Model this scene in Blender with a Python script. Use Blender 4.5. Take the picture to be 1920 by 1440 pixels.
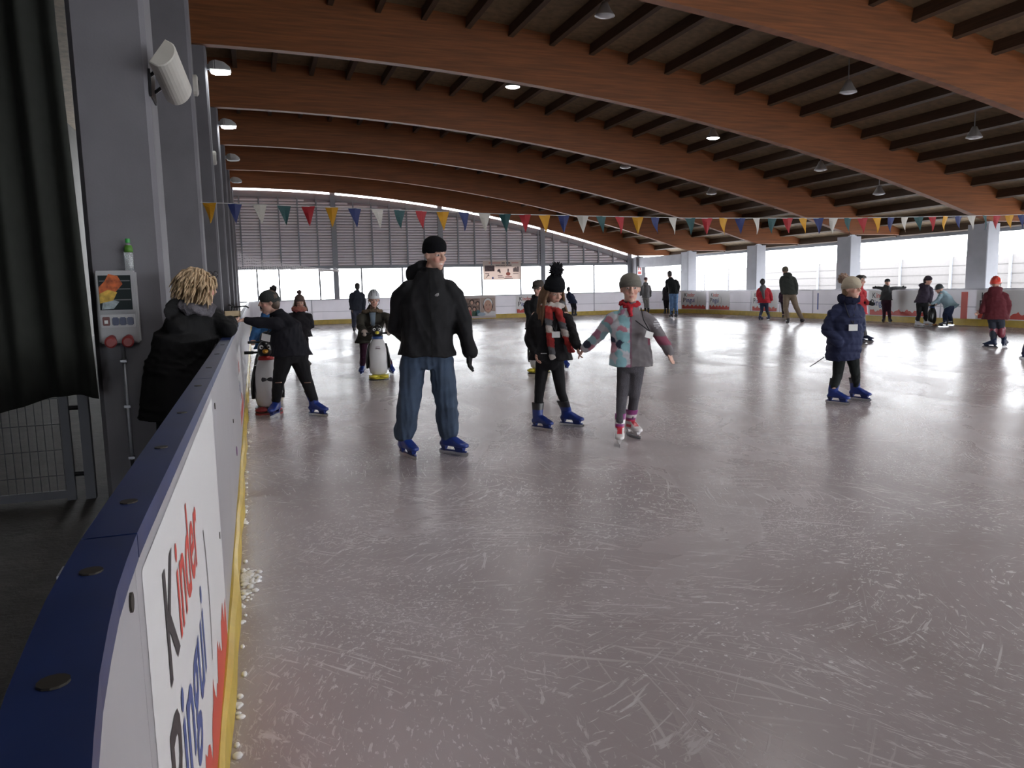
import bpy, bmesh, math, random
from mathutils import Vector, Matrix, noise
import numpy as np
for o in list(bpy.data.objects): bpy.data.objects.remove(o)
sc = bpy.context.scene
COL = sc.collection
random.seed(7)
PI = math.pi

# ------------------------------------------------------------------ camera
def make_camera():
    yaw, pit, roll = .321, .125, -.022
    cy, sy, cp, sp = math.cos(yaw), math.sin(yaw), math.cos(pit), math.sin(pit)
    fw = Vector((sy*cp, cy*cp, -sp)); rt = Vector((cy, -sy, 0)); up = rt.cross(fw)
    c, s = math.cos(roll), math.sin(roll)
    r2 = rt*c + up*s; u2 = up*c - rt*s
    m = Matrix((r2, u2, -fw)).transposed().to_4x4(); m.translation = (0, 0, 1.45)
    cd = bpy.data.cameras.new('camera'); cd.sensor_width = 36; cd.lens = 1437/1920*36
    cd.clip_start = .05; cd.clip_end = 500
    co = bpy.data.objects.new('camera', cd); COL.objects.link(co); co.matrix_world = m
    sc.camera = co
make_camera()

# ------------------------------------------------------------------ world, exposure
w = bpy.data.worlds.new('overcast_sky'); sc.world = w; w.use_nodes = True
bg = w.node_tree.nodes['Background']
bg.inputs[0].default_value = (.93, .96, 1, 1); bg.inputs[1].default_value = 3.9
sc.view_settings.view_transform = 'Standard'; sc.view_settings.look = 'None'
sc.view_settings.gamma = 1; sc.view_settings.use_curve_mapping = False
sc.view_settings.exposure = 1.85

# ------------------------------------------------------------------ materials
MATS = {}
def mat(name, col, rough=.6, metal=0, spec=.5, noise_amt=0, noise_scale=8, bump=0, bump_scale=40, emit=None, transl=0, stretch=(1,1,1), attr=None, coat=0):
    if name in MATS: return MATS[name]
    m = bpy.data.materials.new(name); m.use_nodes = True; nt = m.node_tree; N = nt.nodes; L = nt.links
    b = N['Principled BSDF']
    b.inputs['Base Color'].default_value = (*col, 1); b.inputs['Roughness'].default_value = rough
    b.inputs['Metallic'].default_value = metal; b.inputs['Specular IOR Level'].default_value = spec
    if coat: b.inputs['Coat Weight'].default_value = coat
    if emit:
        b.inputs['Emission Color'].default_value = (*emit[0], 1); b.inputs['Emission Strength'].default_value = emit[1]
    colsock = None
    if attr:
        a = N.new('ShaderNodeAttribute'); a.attribute_name = attr; colsock = a.outputs['Color']
    if noise_amt or bump:
        tc = N.new('ShaderNodeTexCoord'); mp = N.new('ShaderNodeMapping'); L.new(tc.outputs['Object'], mp.inputs[0])
        mp.inputs['Scale'].default_value = stretch
    if noise_amt:
        t = N.new('ShaderNodeTexNoise'); t.inputs['Scale'].default_value = noise_scale; t.inputs['Detail'].default_value = 5
        L.new(mp.outputs[0], t.inputs['Vector'])
        mr = N.new('ShaderNodeMapRange'); mr.inputs[1].default_value = .3; mr.inputs[2].default_value = .7
        mr.inputs[3].default_value = 1-noise_amt; mr.inputs[4].default_value = 1+noise_amt
        L.new(t.outputs[0], mr.inputs[0])
        mx = N.new('ShaderNodeMix'); mx.data_type = 'RGBA'; mx.blend_type = 'MULTIPLY'; mx.inputs[0].default_value = 1
        if colsock: L.new(colsock, mx.inputs[6])
        else: mx.inputs[6].default_value = (*col, 1)
        L.new(mr.outputs[0], mx.inputs[7]); colsock = mx.outputs[2]
    if colsock: L.new(colsock, b.inputs['Base Color'])
    if bump:
        t = N.new('ShaderNodeTexNoise'); t.inputs['Scale'].default_value = bump_scale; t.inputs['Detail'].default_value = 4
        L.new(mp.outputs[0], t.inputs['Vector'])
        bp = N.new('ShaderNodeBump'); bp.inputs['Strength'].default_value = bump; bp.inputs['Distance'].default_value = .02
        L.new(t.outputs[0], bp.inputs['Height']); L.new(bp.outputs[0], b.inputs['Normal'])
    if transl:
        tr = N.new('ShaderNodeBsdfTranslucent'); tr.inputs[0].default_value = (*col, 1)
        ms = N.new('ShaderNodeMixShader'); ms.inputs[0].default_value = transl
        L.new(b.outputs[0], ms.inputs[1]); L.new(tr.outputs[0], ms.inputs[2])
        L.new(ms.outputs[0], N['Material Output'].inputs[0])
    MATS[name] = m; return m

def ice_material():
    m = bpy.data.materials.new('scraped_ice'); m.use_nodes = True; nt = m.node_tree; N = nt.nodes; L = nt.links
    b = N['Principled BSDF']
    tc = N.new('ShaderNodeTexCoord')
    bn = N.new('ShaderNodeTexNoise'); bn.inputs['Scale'].default_value = .35; bn.inputs['Detail'].default_value = 1; L.new(tc.outputs['Object'], bn.inputs['Vector'])
    bs = N.new('ShaderNodeVectorMath'); bs.operation = 'SCALE'; bs.inputs['Scale'].default_value = 2.2; L.new(bn.outputs['Color'], bs.inputs[0])
    ba = N.new('ShaderNodeVectorMath'); ba.operation = 'ADD'; L.new(tc.outputs['Object'], ba.inputs[0]); L.new(bs.outputs[0], ba.inputs[1]); bend = ba.outputs[0]
    def mapping(scale, rot=0):
        r_ = N.new('ShaderNodeMapping'); r_.inputs['Rotation'].default_value = (0, 0, rot); r_.inputs['Location'].default_value = (rot*7, rot*3, 0)
        L.new(bend, r_.inputs[0])
        mp = N.new('ShaderNodeMapping'); mp.inputs['Scale'].default_value = scale
        L.new(r_.outputs[0], mp.inputs[0]); return mp.outputs[0]
    def nz(vec, scale, detail=6, dist=0, rough=.55):
        t = N.new('ShaderNodeTexNoise'); t.inputs['Scale'].default_value = scale; t.inputs['Detail'].default_value = detail
        t.inputs['Distortion'].default_value = dist; t.inputs['Roughness'].default_value = rough
        L.new(vec, t.inputs['Vector']); return t.outputs[0]
    def rng(s, a, bb, c=0, d=1):
        r = N.new('ShaderNodeMapRange'); r.inputs[1].default_value = a; r.inputs[2].default_value = bb
        r.inputs[3].default_value = c; r.inputs[4].default_value = d; L.new(s, r.inputs[0]); return r.outputs[0]
    def math_(op, a, bb):
        k = N.new('ShaderNodeMath'); k.operation = op
        for i, s in enumerate((a, bb)):
            if hasattr(s, 'links'): L.new(s, k.inputs[i])
            else: k.inputs[i].default_value = s
        return k.outputs[0]
    # fine scratches: long thin noise in several directions, broken up by patches
    scr = None
    for i, (rot, sx, sy_, sc_, lo) in enumerate(((.5, 1, .02, 58, .615), (-.62, 1, .016, 48, .62), (1.25, 1, .022, 62, .62), (-1.1, 1, .014, 42, .63), (.1, 1, .018, 52, .63), (2.2, 1, .018, 55, .625))):
        v = mapping((sx, sy_, 1), rot)
        s = rng(nz(v, sc_, 4, .5), lo-.02, lo+.05)
        patch = rng(nz(mapping((1, 1, 1), i*1.7), .55+.1*i, 3), .44, .66)
        s = math_('MULTIPLY', s, patch)
        scr = s if scr is None else math_('MAXIMUM', scr, s)
    flecks = math_('MULTIPLY', rng(nz(mapping((1, 1, 1), .3), 42, 3), .64, .70), rng(nz(mapping((1, 1, 1), 2), 1.3, 3), .42, .62))
    scr = math_('MAXIMUM', math_('MULTIPLY', scr, .55), math_('MULTIPLY', flecks, .8))
    cloud = rng(nz(mapping((1, 1, 1)), .7, 6, .6), .3, .72)
    mixc = N.new('ShaderNodeMix'); mixc.data_type = 'RGBA'
    mixc.inputs[6].default_value = (.38, .33, .335, 1); mixc.inputs[7].default_value = (.50, .45, .465, 1)
    L.new(cloud, mixc.inputs[0])
    m2 = N.new('ShaderNodeMix'); m2.data_type = 'RGBA'; m2.inputs[7].default_value = (.92, .92, .94, 1)
    L.new(math_('MULTIPLY', scr, .8), m2.inputs[0]); L.new(mixc.outputs[2], m2.inputs[6])
    L.new(m2.outputs[2], b.inputs['Base Color'])
    wet = rng(nz(mapping((1, .3, 1), .3), .9, 5, .4), .3, .7, .21, .31)
    L.new(math_('ADD', wet, math_('MULTIPLY', scr, .3)), b.inputs['Roughness'])
    b.inputs['IOR'].default_value = 1.31; b.inputs['Specular IOR Level'].default_value = .6
    bp = N.new('ShaderNodeBump'); bp.inputs['Strength'].default_value = .3; bp.inputs['Distance'].default_value = .006
    wav = nz(mapping((1, .35, 1), .15), 5, 5)
    L.new(math_('ADD', scr, wav), bp.inputs['Height']); L.new(bp.outputs[0], b.inputs['Normal'])
    return m

M_ICE = ice_material()
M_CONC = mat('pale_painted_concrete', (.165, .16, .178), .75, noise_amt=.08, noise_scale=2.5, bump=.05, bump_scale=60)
M_CONC_D = mat('grey_concrete', (.34, .34, .37), .8, noise_amt=.1, noise_scale=2)
M_BEAM = mat('glulam_timber', (.20, .063, .0165), .6, noise_amt=.28, noise_scale=3, stretch=(.35, 1, 9))
M_PURL = mat('dark_purlin_timber', (.07, .04, .023), .65, noise_amt=.2, noise_scale=4, stretch=(8, .4, 8))
M_DECK = mat('roof_deck_board', (.20, .14, .08), .7, noise_amt=.25, noise_scale=6)
M_STEEL = mat('galvanised_steel', (.42, .44, .48), .45, .6, noise_amt=.06)
M_STEELP = mat('grey_painted_steel', (.22, .235, .27), .5, .2)
M_SLAT = mat('grey_louvre_slat', (.74, .71, .77), .7)
M_DARKF = mat('dark_rubber_floor', (.035, .032, .03), .8, noise_amt=.35, noise_scale=5, bump=.3, bump_scale=30)
M_GROUND = mat('pale_outdoor_paving', (.6, .6, .6), .9, noise_amt=.1, noise_scale=1)
M_BOARD = mat('white_plastic_board', (.72, .70, .73), .28, noise_amt=.05, noise_scale=2.2, transl=.42)
M_BLUE = mat('blue_plastic_rail', (.012, .027, .115), .35, noise_amt=.15, noise_scale=6)
M_YELLOW = mat('yellow_kick_strip', (.60, .43, .07), .4, noise_amt=.15, noise_scale=5)
M_GREYRAIL = mat('grey_rail', (.33, .33, .36), .4, .4)
M_WHITE = mat('white_print', (.78, .77, .78), .35)
M_RED = mat('red_print', (.62, .06, .04), .4)
M_BLK = mat('black_print', (.03, .025, .03), .4)
M_NAVY = mat('blue_print', (.05, .09, .30), .4)
M_BLACKP = mat('black_plastic', (.012, .012, .014), .35)
M_WALLD = mat('dim_wall_paint', (.07, .066, .058), .85, noise_amt=.1)

# ------------------------------------------------------------------ helpers
def tag(o, label=None, cat=None, group=None, kind=None):
    if label: o['label'] = label
    if cat: o['category'] = cat
    if group: o['group'] = group
    if kind: o['kind'] = kind
    return o
def empty(name, loc, label=None, cat=None, group=None, rz=0, kind=None):
    o = bpy.data.objects.new(name, None); COL.objects.link(o); o.location = loc; o.rotation_euler = (0, 0, rz)
    o.empty_display_size = .1
    return tag(o, label, cat, group, kind)
def link(name, me, m=None, parent=None, loc=None):
    o = bpy.data.objects.new(name, me); COL.objects.link(o)
    if m is not None:
        for x in (m if isinstance(m, (list, tuple)) else [m]):
            if len(me.materials) == 0 or isinstance(m, (list, tuple)): me.materials.append(x)
    if parent: o.parent = parent
    if loc: o.location = loc
    return o
class MB:
    "collects shapes, then links them as one mesh"
    def __init__(s): s.v = []; s.f = []; s.mi = []; s.cur = 0
    def add(s, vs, fs):
        n = len(s.v); s.v += [tuple(x) for x in vs]; s.f += [tuple(i+n for i in f) for f in fs]; s.mi += [s.cur]*len(fs)
    def box(s, x0, x1, y0, y1, z0, z1):
        s.add([(x, y, z) for z in (z0, z1) for y in (y0, y1) for x in (x0, x1)],
              [(0, 2, 3, 1), (4, 5, 7, 6), (0, 1, 5, 4), (2, 6, 7, 3), (0, 4, 6, 2), (1, 3, 7, 5)])
    def tube(s, pts, r, n=10, cap=True):
        pts = [Vector(p) for p in pts]; rs = r if isinstance(r, (list, tuple)) else [r]*len(pts)
        rings = []; ref = None
        for i, p in enumerate(pts):
            d = (pts[min(i+1, len(pts)-1)]-pts[max(i-1, 0)]).normalized()
            if ref is None: ref = Vector((0, 0, 1)) if abs(d.z) < .9 else Vector((1, 0, 0))
            a = d.cross(ref)
            if a.length < 1e-4: a = d.orthogonal()
            a.normalize(); b = d.cross(a).normalized(); ref = -b if False else ref
            rings.append([p+(a*math.cos(t)+b*math.sin(t))*rs[i] for t in [2*PI*k/n for k in range(n)]])
        s.loft(rings, cap)
    def loft(s, rings, cap=True):
        n = len(rings[0]); vs = [v for r in rings for v in r]; fs = []
        for i in range(len(rings)-1):
            for k in range(n):
                a, b = i*n+k, i*n+(k+1) % n
                fs.append((a, a+n, b+n, b))
        if cap: fs.append(tuple(range(n))); fs.append(tuple(reversed(range((len(rings)-1)*n, len(rings)*n))))
        s.add(vs, fs)
    def sphere(s, c, r, nu=14, nv=9, M=None):
        rx, ry, rz = r if isinstance(r, (list, tuple)) else (r, r, r)
        vs = [(0, 0, 1)]
        for j in range(1, nv):
            t = PI*j/nv
            for i in range(nu):
                p = 2*PI*i/nu; vs.append((math.sin(t)*math.cos(p), math.sin(t)*math.sin(p), math.cos(t)))
        vs.append((0, 0, -1)); fs = []
        for i in range(nu): fs.append((0, 1+i, 1+(i+1) % nu))
        for j in range(nv-2):
            for i in range(nu):
                a = 1+j*nu+i; b = 1+j*nu+(i+1) % nu; fs.append((a, a+nu, b+nu, b))
        last = len(vs)-1; o = 1+(nv-2)*nu
        for i in range(nu): fs.append((o+i, last, o+(i+1) % nu))
        out = []
        for v in vs:
            q = Vector((v[0]*rx, v[1]*ry, v[2]*rz))
            if M is not None: q = M @ q
            out.append(Vector(c)+q)
        s.add(out, fs)
    def prism(s, poly, y0, y1, axis='y'):
        "polygon in (a, z) extruded along y (a = x) or along x (a = y)"
        n = len(poly); P = (lambda a, z, t: (a, t, z)) if axis == 'y' else (lambda a, z, t: (t, a, z))
        vs = [P(a, z, y0) for a, z in poly]+[P(a, z, y1) for a, z in poly]
        fs = [tuple(range(n)), tuple(reversed(range(n, 2*n)))]+[(i, i+n, (i+1) % n+n, (i+1) % n) for i in range(n)]
        s.add(vs, fs)
    def mesh(s, name='m', smooth=False):
        me = bpy.data.meshes.new(name); me.from_pydata(s.v, [], s.f); me.update()
        me.polygons.foreach_set('material_index', s.mi)
        bm = bmesh.new(); bm.from_mesh(me); bmesh.ops.recalc_face_normals(bm, faces=bm.faces); bm.to_mesh(me); bm.free()
        if smooth: me.polygons.foreach_set('use_smooth', [True]*len(me.polygons))
        return me
    def build(s, name, m, parent=None, smooth=False, loc=None):
        return link(name, s.mesh(name, smooth), m, parent, loc)
def bevel(o, wdt=.01, seg=2):
    bm = bmesh.new(); bm.from_mesh(o.data)
    bmesh.ops.bevel(bm, geom=list(bm.edges), offset=wdt, segments=seg, affect='EDGES', clamp_overlap=True)
    bm.to_mesh(o.data); bm.free(); return o
def text_geo(body, size, bold=.0):
    "vertices and faces of a word set flat in (x, y), left end at 0, baseline at 0"
    cu = bpy.data.curves.new('t', 'FONT'); cu.body = body; cu.size = size; cu.offset = bold*size; cu.resolution_u = 3; cu.fill_mode = 'FRONT'
    o = bpy.data.objects.new('t', cu); COL.objects.link(o)
    dg = bpy.context.evaluated_depsgraph_get(); me = bpy.data.meshes.new_from_object(o.evaluated_get(dg))
    bm = bmesh.new(); bm.from_mesh(me); bmesh.ops.triangulate(bm, faces=bm.faces); bmesh.ops.remove_doubles(bm, verts=bm.verts, dist=1e-5); bm.to_mesh(me); bm.free()
    vs = [(v.co.x, v.co.y) for v in me.vertices]; fs = [tuple(p.vertices) for p in me.polygons]
    bpy.data.objects.remove(o); bpy.data.curves.remove(cu); bpy.data.meshes.remove(me)
    return vs, fs

# ------------------------------------------------------------------ rink outline
XL, XR, YN, YF, RC, RN = -.176, 20.68, -2.85, 35.4, 3.0, 4.0     # board faces and corner radius
PATH = []   # (point, inward normal, s), running from near end (middle) along left, far, right and back
def _build_path():
    pts = []
    def line(a, b, nrm, step):
        a, b = Vector(a), Vector(b); n = max(1, int((b-a).length/step))
        for i in range(n): pts.append((a.lerp(b, i/n), Vector(nrm)))
    def arc(c, a0, a1, n=14, r=RC):
        for i in range(n):
            t = a0+(a1-a0)*i/n; d = Vector((math.cos(t), math.sin(t))); pts.append((Vector(c)+d*r, -d))
    line((10, YN), (XL+RN, YN), (0, 1), 1)
    arc((XL+RN, YN+RN), -PI/2, -PI, 30, RN)
    line((XL, YN+RN), (XL, YF-RC), (1, 0), .5)
    arc((XL+RC, YF-RC), PI, PI/2)
    line((XL+RC, YF), (XR-RC, YF), (0, -1), .5)
    arc((XR-RC, YF-RC), PI/2, 0)
    line((XR, YF-RC), (XR, YN+RN), (-1, 0), .5)
    arc((XR-RN, YN+RN), 0, -PI/2, 20, RN)
    line((XR-RN, YN), (10, YN), (0, 1), 1)
    s = 0
    for i, (p, n) in enumerate(pts):
        if i: s += (p-pts[i-1][0]).length
        PATH.append((p, n, s))
_build_path()
def path_at(s):
    lo, hi = 0, len(PATH)-1
    while hi-lo > 1:
        m = (lo+hi)//2
        if PATH[m][2] <= s: lo = m
        else: hi = m
    a, b = PATH[lo], PATH[min(lo+1, len(PATH)-1)]
    t = 0 if b[2] == a[2] else min(1, max(0, (s-a[2])/(b[2]-a[2])))
    return a[0].lerp(b[0], t), a[1].lerp(b[1], t).normalized()
def at(s, off, z):
    p, n = path_at(s); q = p+n*off; return (q.x, q.y, z)
def s_of(cond):
    for p, n, s in PATH:
        if cond(p, n): return s
S_LEFT = s_of(lambda p, n: n.x > .999)           # straight left side begins (y = YN+RN)
S_LEFT_END = S_LEFT+(YF-YN-RC-RN)
S_FAR = S_LEFT_END+PI/2*RC
S_FAR_END = S_FAR+(XR-XL-2*RC)
S_RIGHT = S_FAR_END+PI/2*RC
S_RIGHT_END = S_RIGHT+(YF-YN-RC-RN)
def s_left(y): return S_LEFT+(y-(YN+RN))
def s_right(y): return S_RIGHT+((YF-RC)-y)
def s_far(x): return S_FAR+(x-(XL+RC))
def strip(mb, s0, s1, o0, o1, z0, z1, step=.25):
    n = max(1, int((s1-s0)/step)); rings = []
    for i in range(n+1):
        s = s0+(s1-s0)*i/n
        rings.append([at(s, o0, z0), at(s, o1, z0), at(s, o1, z1), at(s, o0, z1)])
    mb.loft(rings)

# ------------------------------------------------------------------ floors, ground
m = MB()
outl = [(*path_at(p[2])[0], -0) for p in PATH]
m.add([(x, y, 0) for x, y, _ in outl], [tuple(reversed(range(len(outl))))])
m.add([(x, y, -.12) for x, y, _ in outl], [tuple(range(len(outl)))])
fl = m.build('floor', M_ICE); tag(fl, kind='structure')
m = MB(); m.box(-6.2, 23.4, -7.2, 41.2, -.3, -.115); tag(m.build('floor_walkway', M_DARKF), kind='structure')
m = MB(); m.box(-60, 120, -60, 160, -.5, -.32); tag(m.build('ground', M_GROUND), kind='structure')

# ------------------------------------------------------------------ roof
FRAMES = [.79+5.69*i-5.69 for i in range(9)]     # -4.90 .. 40.62
def zb(x): return 6.6-.0073*max(0, x+.6)**2
def zt(x): return zb(x)+1.32-.3*max(0, x+.6)/22
XS = [-1.16+i*(25.2)/28 for i in range(29)]
def zbb(x): return min(max(zb(x), 3.14), zt(x)-.04)
m = MB(); rings = []
for x in [-6.2, -3.5]+XS: rings.append([(x, -7.2, zt(x)), (x, 41.3, zt(x)), (x, 41.3, zt(x)+.14), (x, -7.2, zt(x)+.14)])
m.loft(rings); ceil = m.build('ceiling', M_DECK); tag(ceil, kind='structure')
m = MB(); n = len(XS)
poly = [(x, zb(x)) for x in XS]+[(x, zt(x)+.005) for x in reversed(XS)]
def beam_mesh():
    m = MB(); vs = []; fs = []
    for x in XS: vs += [(x, -.11, zbb(x)), (x, .11, zbb(x)), (x, .11, zt(x)+.01), (x, -.11, zt(x)+.01)]
    m.loft([vs[i*4:i*4+4] for i in range(len(XS))]); return m.mesh('roof_beam')
bme = beam_mesh(); bme.materials.append(M_BEAM)
for y in FRAMES:
    o = link('roof_beam', bme, None, ceil); o.location = (0, y, 0)
pm = MB(); pm.box(-.06, .06, .11, 5.58, -.25, .01); pme = pm.mesh('purlin'); pme.materials.append(M_PURL)
for k, y in enumerate(FRAMES[:-1]):
    if k < 1: continue
    for i in range(24):
        x = -.1+1.03*i
        o = link('purlin', pme, None, ceil); o.location = (x, y, zt(x)-.004)
        o.rotation_euler = (0, math.atan(.0146*max(0, x+.6)), 0)

# ------------------------------------------------------------------ concrete columns
def chamfer_column(name, x0, x1, y0, y1, z0, z1, c, mt, parent=None):
    m = MB(); p = [(x0+c, y0), (x1-c, y0), (x1, y0+c), (x1, y1-c), (x1-c, y1), (x0+c, y1), (x0, y1-c), (x0, y0+c)]
    m.loft([[(x, y, z0) for x, y in p], [(x, y, z1) for x, y in p]]); return m.build(name, mt, parent)
for y in FRAMES:
    o = chamfer_column('concrete_column', -1.16, -.64, y, y+.52, -.12, zb(-.64)+.02, .035, M_CONC)
    tag(o, 'tall pale grey concrete column behind the blue railed rink board', 'column', 'tall columns along the blue railed side')
for y in FRAMES:
    e = empty('concrete_column', (21.3, y, -.12), 'short concrete column with a steel post on its top, at the open window side', 'column', 'short columns on the window side')
    o = chamfer_column('shaft', 0, .5, 0, .72, 0, 3.2, .02, mat('light_grey_concrete', (.42, .43, .475), .75, noise_amt=.06, noise_scale=2.5), e)
    m = MB(); m.box(.10, .22, .04, .16, 3.2, zt(21.4)+.10); m.box(.06, .26, 0, .2, 3.2, 3.23); m.build('steel_post', M_STEEL, e)

# ------------------------------------------------------------------ outer walls
m = MB(); m.box(-6.4, -6.2, -7.4, 41.2, -.3, 8.2); tag(m.build('wall_left', M_WALLD), kind='structure')
m = MB(); m.box(-1.2, 4.5, -7.4, -7.2, -.3, 8.2); m.box(-6.4, -1.2, -7.4, -7.2, 2.1, 8.2); m.box(-6.4, -3.0, -7.4, -7.2, -.3, 2.1); m.box(4.5, 23.4, -7.4, -7.2, 3.0, 8.2)  # unseen end wall; its two openings are added to let light onto the foreground
for x in (10.5, 15.5, 20.5): m.box(x, x+.3, -7.4, -7.2, -.3, 3.0)
tag(m.build('wall_back', M_WALLD), kind='structure')

# far gable: posts, louvre slats, sill; open below
wf = empty('wall_far', (0, 40.95, 0), kind='structure')
def ztop(x): return zb(x)-.07
m = MB(); m.box(-1.2, 21.1, -.06, .06, 2.62, 2.78); m.build('sill_beam', M_STEELP, wf)
m = MB(); rings = []
for x in [-1.2+i*22.3/24 for i in range(25)]: rings.append([(x, -.05, ztop(x)-.3), (x, .05, ztop(x)-.3), (x, .05, ztop(x)), (x, -.05, ztop(x))])
m.loft(rings); m.build('top_rail', M_STEELP, wf)
main_posts = [-1.3, 4.13, 9.72, 15.58, 21.0]
for x in main_posts:
    m = MB(); m.box(x-.13, x+.13, -.12, .12, -.3, zb(x)+.3); m.build('main_post', M_STEELP, wf)
posts = [-.4+.925*i for i in range(23)]
for x in posts:
    if min(abs(x-q) for q in main_posts) < .25: continue
    m = MB(); m.box(x-.035, x+.035, -.09, .03, 2.7, ztop(x)-.05); m.build('louvre_post', M_STEELP, wf)
m = MB(); z = 2.80
while z < 6.3:
    xm = min(20.9, -.6+math.sqrt(max(0, (6.6-.40-z-.1)/.0073)))
    if xm > -.5:
        m.box(-1.2, xm, -.03, -.02, z, z+.08)
        m.add([(-1.2, -.02, z+.078), (xm, -.02, z+.078), (xm, .07, z+.15), (-1.2, .07, z+.15), (-1.2, -.02, z+.072), (xm, -.02, z+.072), (xm, .07, z+.144), (-1.2, .07, z+.144)],
              [(0, 1, 2, 3), (7, 6, 5, 4), (0, 4, 5, 1), (3, 2, 6, 7), (0, 3, 7, 4), (1, 5, 6, 2)])
    z += .14
xs_ = [-1.2+i*22.2/24 for i in range(25)]
mb_ = MB(); mb_.loft([[(x, .10, 2.7), (x, .13, 2.7), (x, .13, max(2.75, ztop(x)-.02)), (x, .10, max(2.75, ztop(x)-.02))] for x in xs_]); mb_.build('backing_sheet', mat('dull_red_brown_cladding', (.36, .29, .31), .8), wf)  # opaque sheet added behind the slats to block outside light and darken the gaps
o = m.build('louvre_slats', M_SLAT, wf); tag(o, kind='stuff')
m = MB(); m.box(-1.2, 21, .3, .34, 2.9, 3.0)
for i, x in enumerate((.24, 1.3, 3.3, 5.44, 7.6, 12.0, 14.26, 16.44, 18.75)):
    m2 = MB(); m2.box(x-.04, x+.04, -.04, .04, -.3, 2.64); m2.build('window_post', M_STEELP, wf)
m = MB(); m.box(-1.2, 21, -.03, .03, .98, 1.06); m.build('window_rail', M_STEELP, wf)

# right side: last bay lintel, corner column
m = MB(); m.box(21.3, 21.8, 35.6, 40.9, 2.45, 3.0); tag(m.build('trim_1', M_CONC_D), kind='structure')
o = chamfer_column('corner_column', 21.15, 21.75, 40.3, 40.9, -.12, 3.02, .02, M_CONC); tag(o, 'squat concrete corner column beneath the louvred gable', 'column')
# eave edge of the roof
m = MB(); m.box(23.95, 24.1, -7.2, 41.3, zt(24)-.2, zt(24)+.14); tag(m.build('trim_2', M_STEELP), kind='structure')

# ------------------------------------------------------------------ white fence outside the window side
fen = empty('panel_fence', (27, 0, -.32), 'white panel fence standing outdoors beyond the open window side', 'fence')
pm = MB(); pm.box(0, .05, .03, 2.57, .1, 2.62); pme = pm.mesh('fence_panel'); M_FENCE = mat('white_fence_panel', (.17, .16, .157), .6, noise_amt=.04); pme.materials.append(M_FENCE)
lm = MB(); lm.box(-.012, .0, .03, 2.57, 0, .02); lme = lm.mesh('seam'); lme.materials.append(mat('pale_seam', (.13, .123, .12), .6))
qm = MB(); qm.box(-.06, .06, -.05, .05, 0, 2.7); qme = qm.mesh('fence_post'); qme.materials.append(M_STEEL)
for i in range(19):
    y = 6+2.6*i
    p = link('fence_panel', pme, None, fen); p.location = (0, y, 0)
    for k in range(1, 7):
        q = link('seam', lme, None, p); q.location = (0, 0, .1+.36*k)
    q = link('fence_post', qme, None, fen); q.location = (0, y, 0)

# ------------------------------------------------------------------ rink barrier
def advert(parent, s0, s1, z0, z1, off, e_=.0012):
    "printed sheet following the board: white ground, two lines of lettering, red wave along the foot"
    W, H = s1-s0, z1-z0; m = MB()
    def put(vs, fs, e):
        m.add([at(s0+x, off+e, z0+y) for x, y in vs], fs)
    n = 10; vs = [(W*i/n, y) for i in range(n+1) for y in (0, H)]
    m.cur = 0; put(vs, [(2*i, 2*i+2, 2*i+3, 2*i+1) for i in range(n)], 0)
    def word(t, x, y, size, mi, bold=.02, sx=1):
        vs, fs = text_geo(t, size, bold); m.cur = mi; put([(x+a*sx, y+b) for a, b in vs], fs, e_); return x+max(a for a, b in vs)*sx
    k = H/1.0
    e = word('K', .19*k, .71*k, .30*k, 1, .014, .95); word('inder', e+.015, .71*k, .30*k, 2, .014, .85)
    e = word('P', .12*k, .40*k, .36*k, 1, .014, .95); word('ingui', e+.015, .40*k, .36*k, 3, .014, .95)
    # curved stroke beside the lettering
    arc_ = []; 
    for i in range(9):
        t = -1+2*i/8; arc_ += [((1.13+.05*(1-t*t))*k, (.52+.2*t)*k), ((1.145+.05*(1-t*t))*k, (.52+.2*t)*k)]
    m.cur = 1; put(arc_, [(2*i, 2*i+1, 2*i+3, 2*i+2) for i in range(8)], e_)
    # red wave
    n = 40; vs = []
    for i in range(n+1):
        x = W*(.03+.94*i/n); y = .21+.045*math.sin(i*.95)+.03*math.sin(i*2.3+1); vs += [(x, .03*k), (x, y*k)]
    m.cur = 2; put(vs, [(2*i, 2*i+2, 2*i+3, 2*i+1) for i in range(n)], e_*.7)
    return m.build('advert_print', [M_WHITE, M_BLK, M_RED, M_NAVY], parent)

# left side with blue top rail
lb = empty('rink_board', (0, 0, 0), 'white rink board with blue top rail and yellow kick strip beside the tall columns', 'rink board')
S0 = S_LEFT-PI/2*RN; S1 = S_LEFT_END+PI/4*RC
edges = [S0, s_left(-.45), s_left(1.12), s_left(3.15)]
while edges[-1] < S1-2.3: edges.append(edges[-1]+2.0)
edges.append(S1); LP = []
for a, b in zip(edges[:-1], edges[1:]):
    m = MB(); strip(m, a+.0015, b-.0015, -.018, .0, .10, 1.10, .12); LP.append(m.build('board_panel', M_BOARD, lb))
    m = MB(); strip(m, a-.02, a+.02, -.09, -.02, 0, 1.09); m.build('board_post', M_STEEL, lb)
    m = MB(); strip(m, a+.003, b-.003, -.062, .006, 1.095, 1.13, .1); m.build('top_rail', M_BLUE, lb)
    m = MB()
    k = max(1, int((b-a)/.12))
    rings = []
    for i in range(k+1):
        s = a+(b-a)*i/k; wv = .006*math.sin(s*3.1)+.004*math.sin(s*7.7)
        rings.append([at(s, -.018, 0), at(s, .030+wv, 0), at(s, .026+wv, .12), at(s, .008+wv*.4, .135), at(s, -.018, .135)])
    m.loft(rings); m.build('kick_strip', M_YELLOW, lb)
M_BOLT = mat('dark_bolt', (.03, .025, .02), .5, .3)
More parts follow.
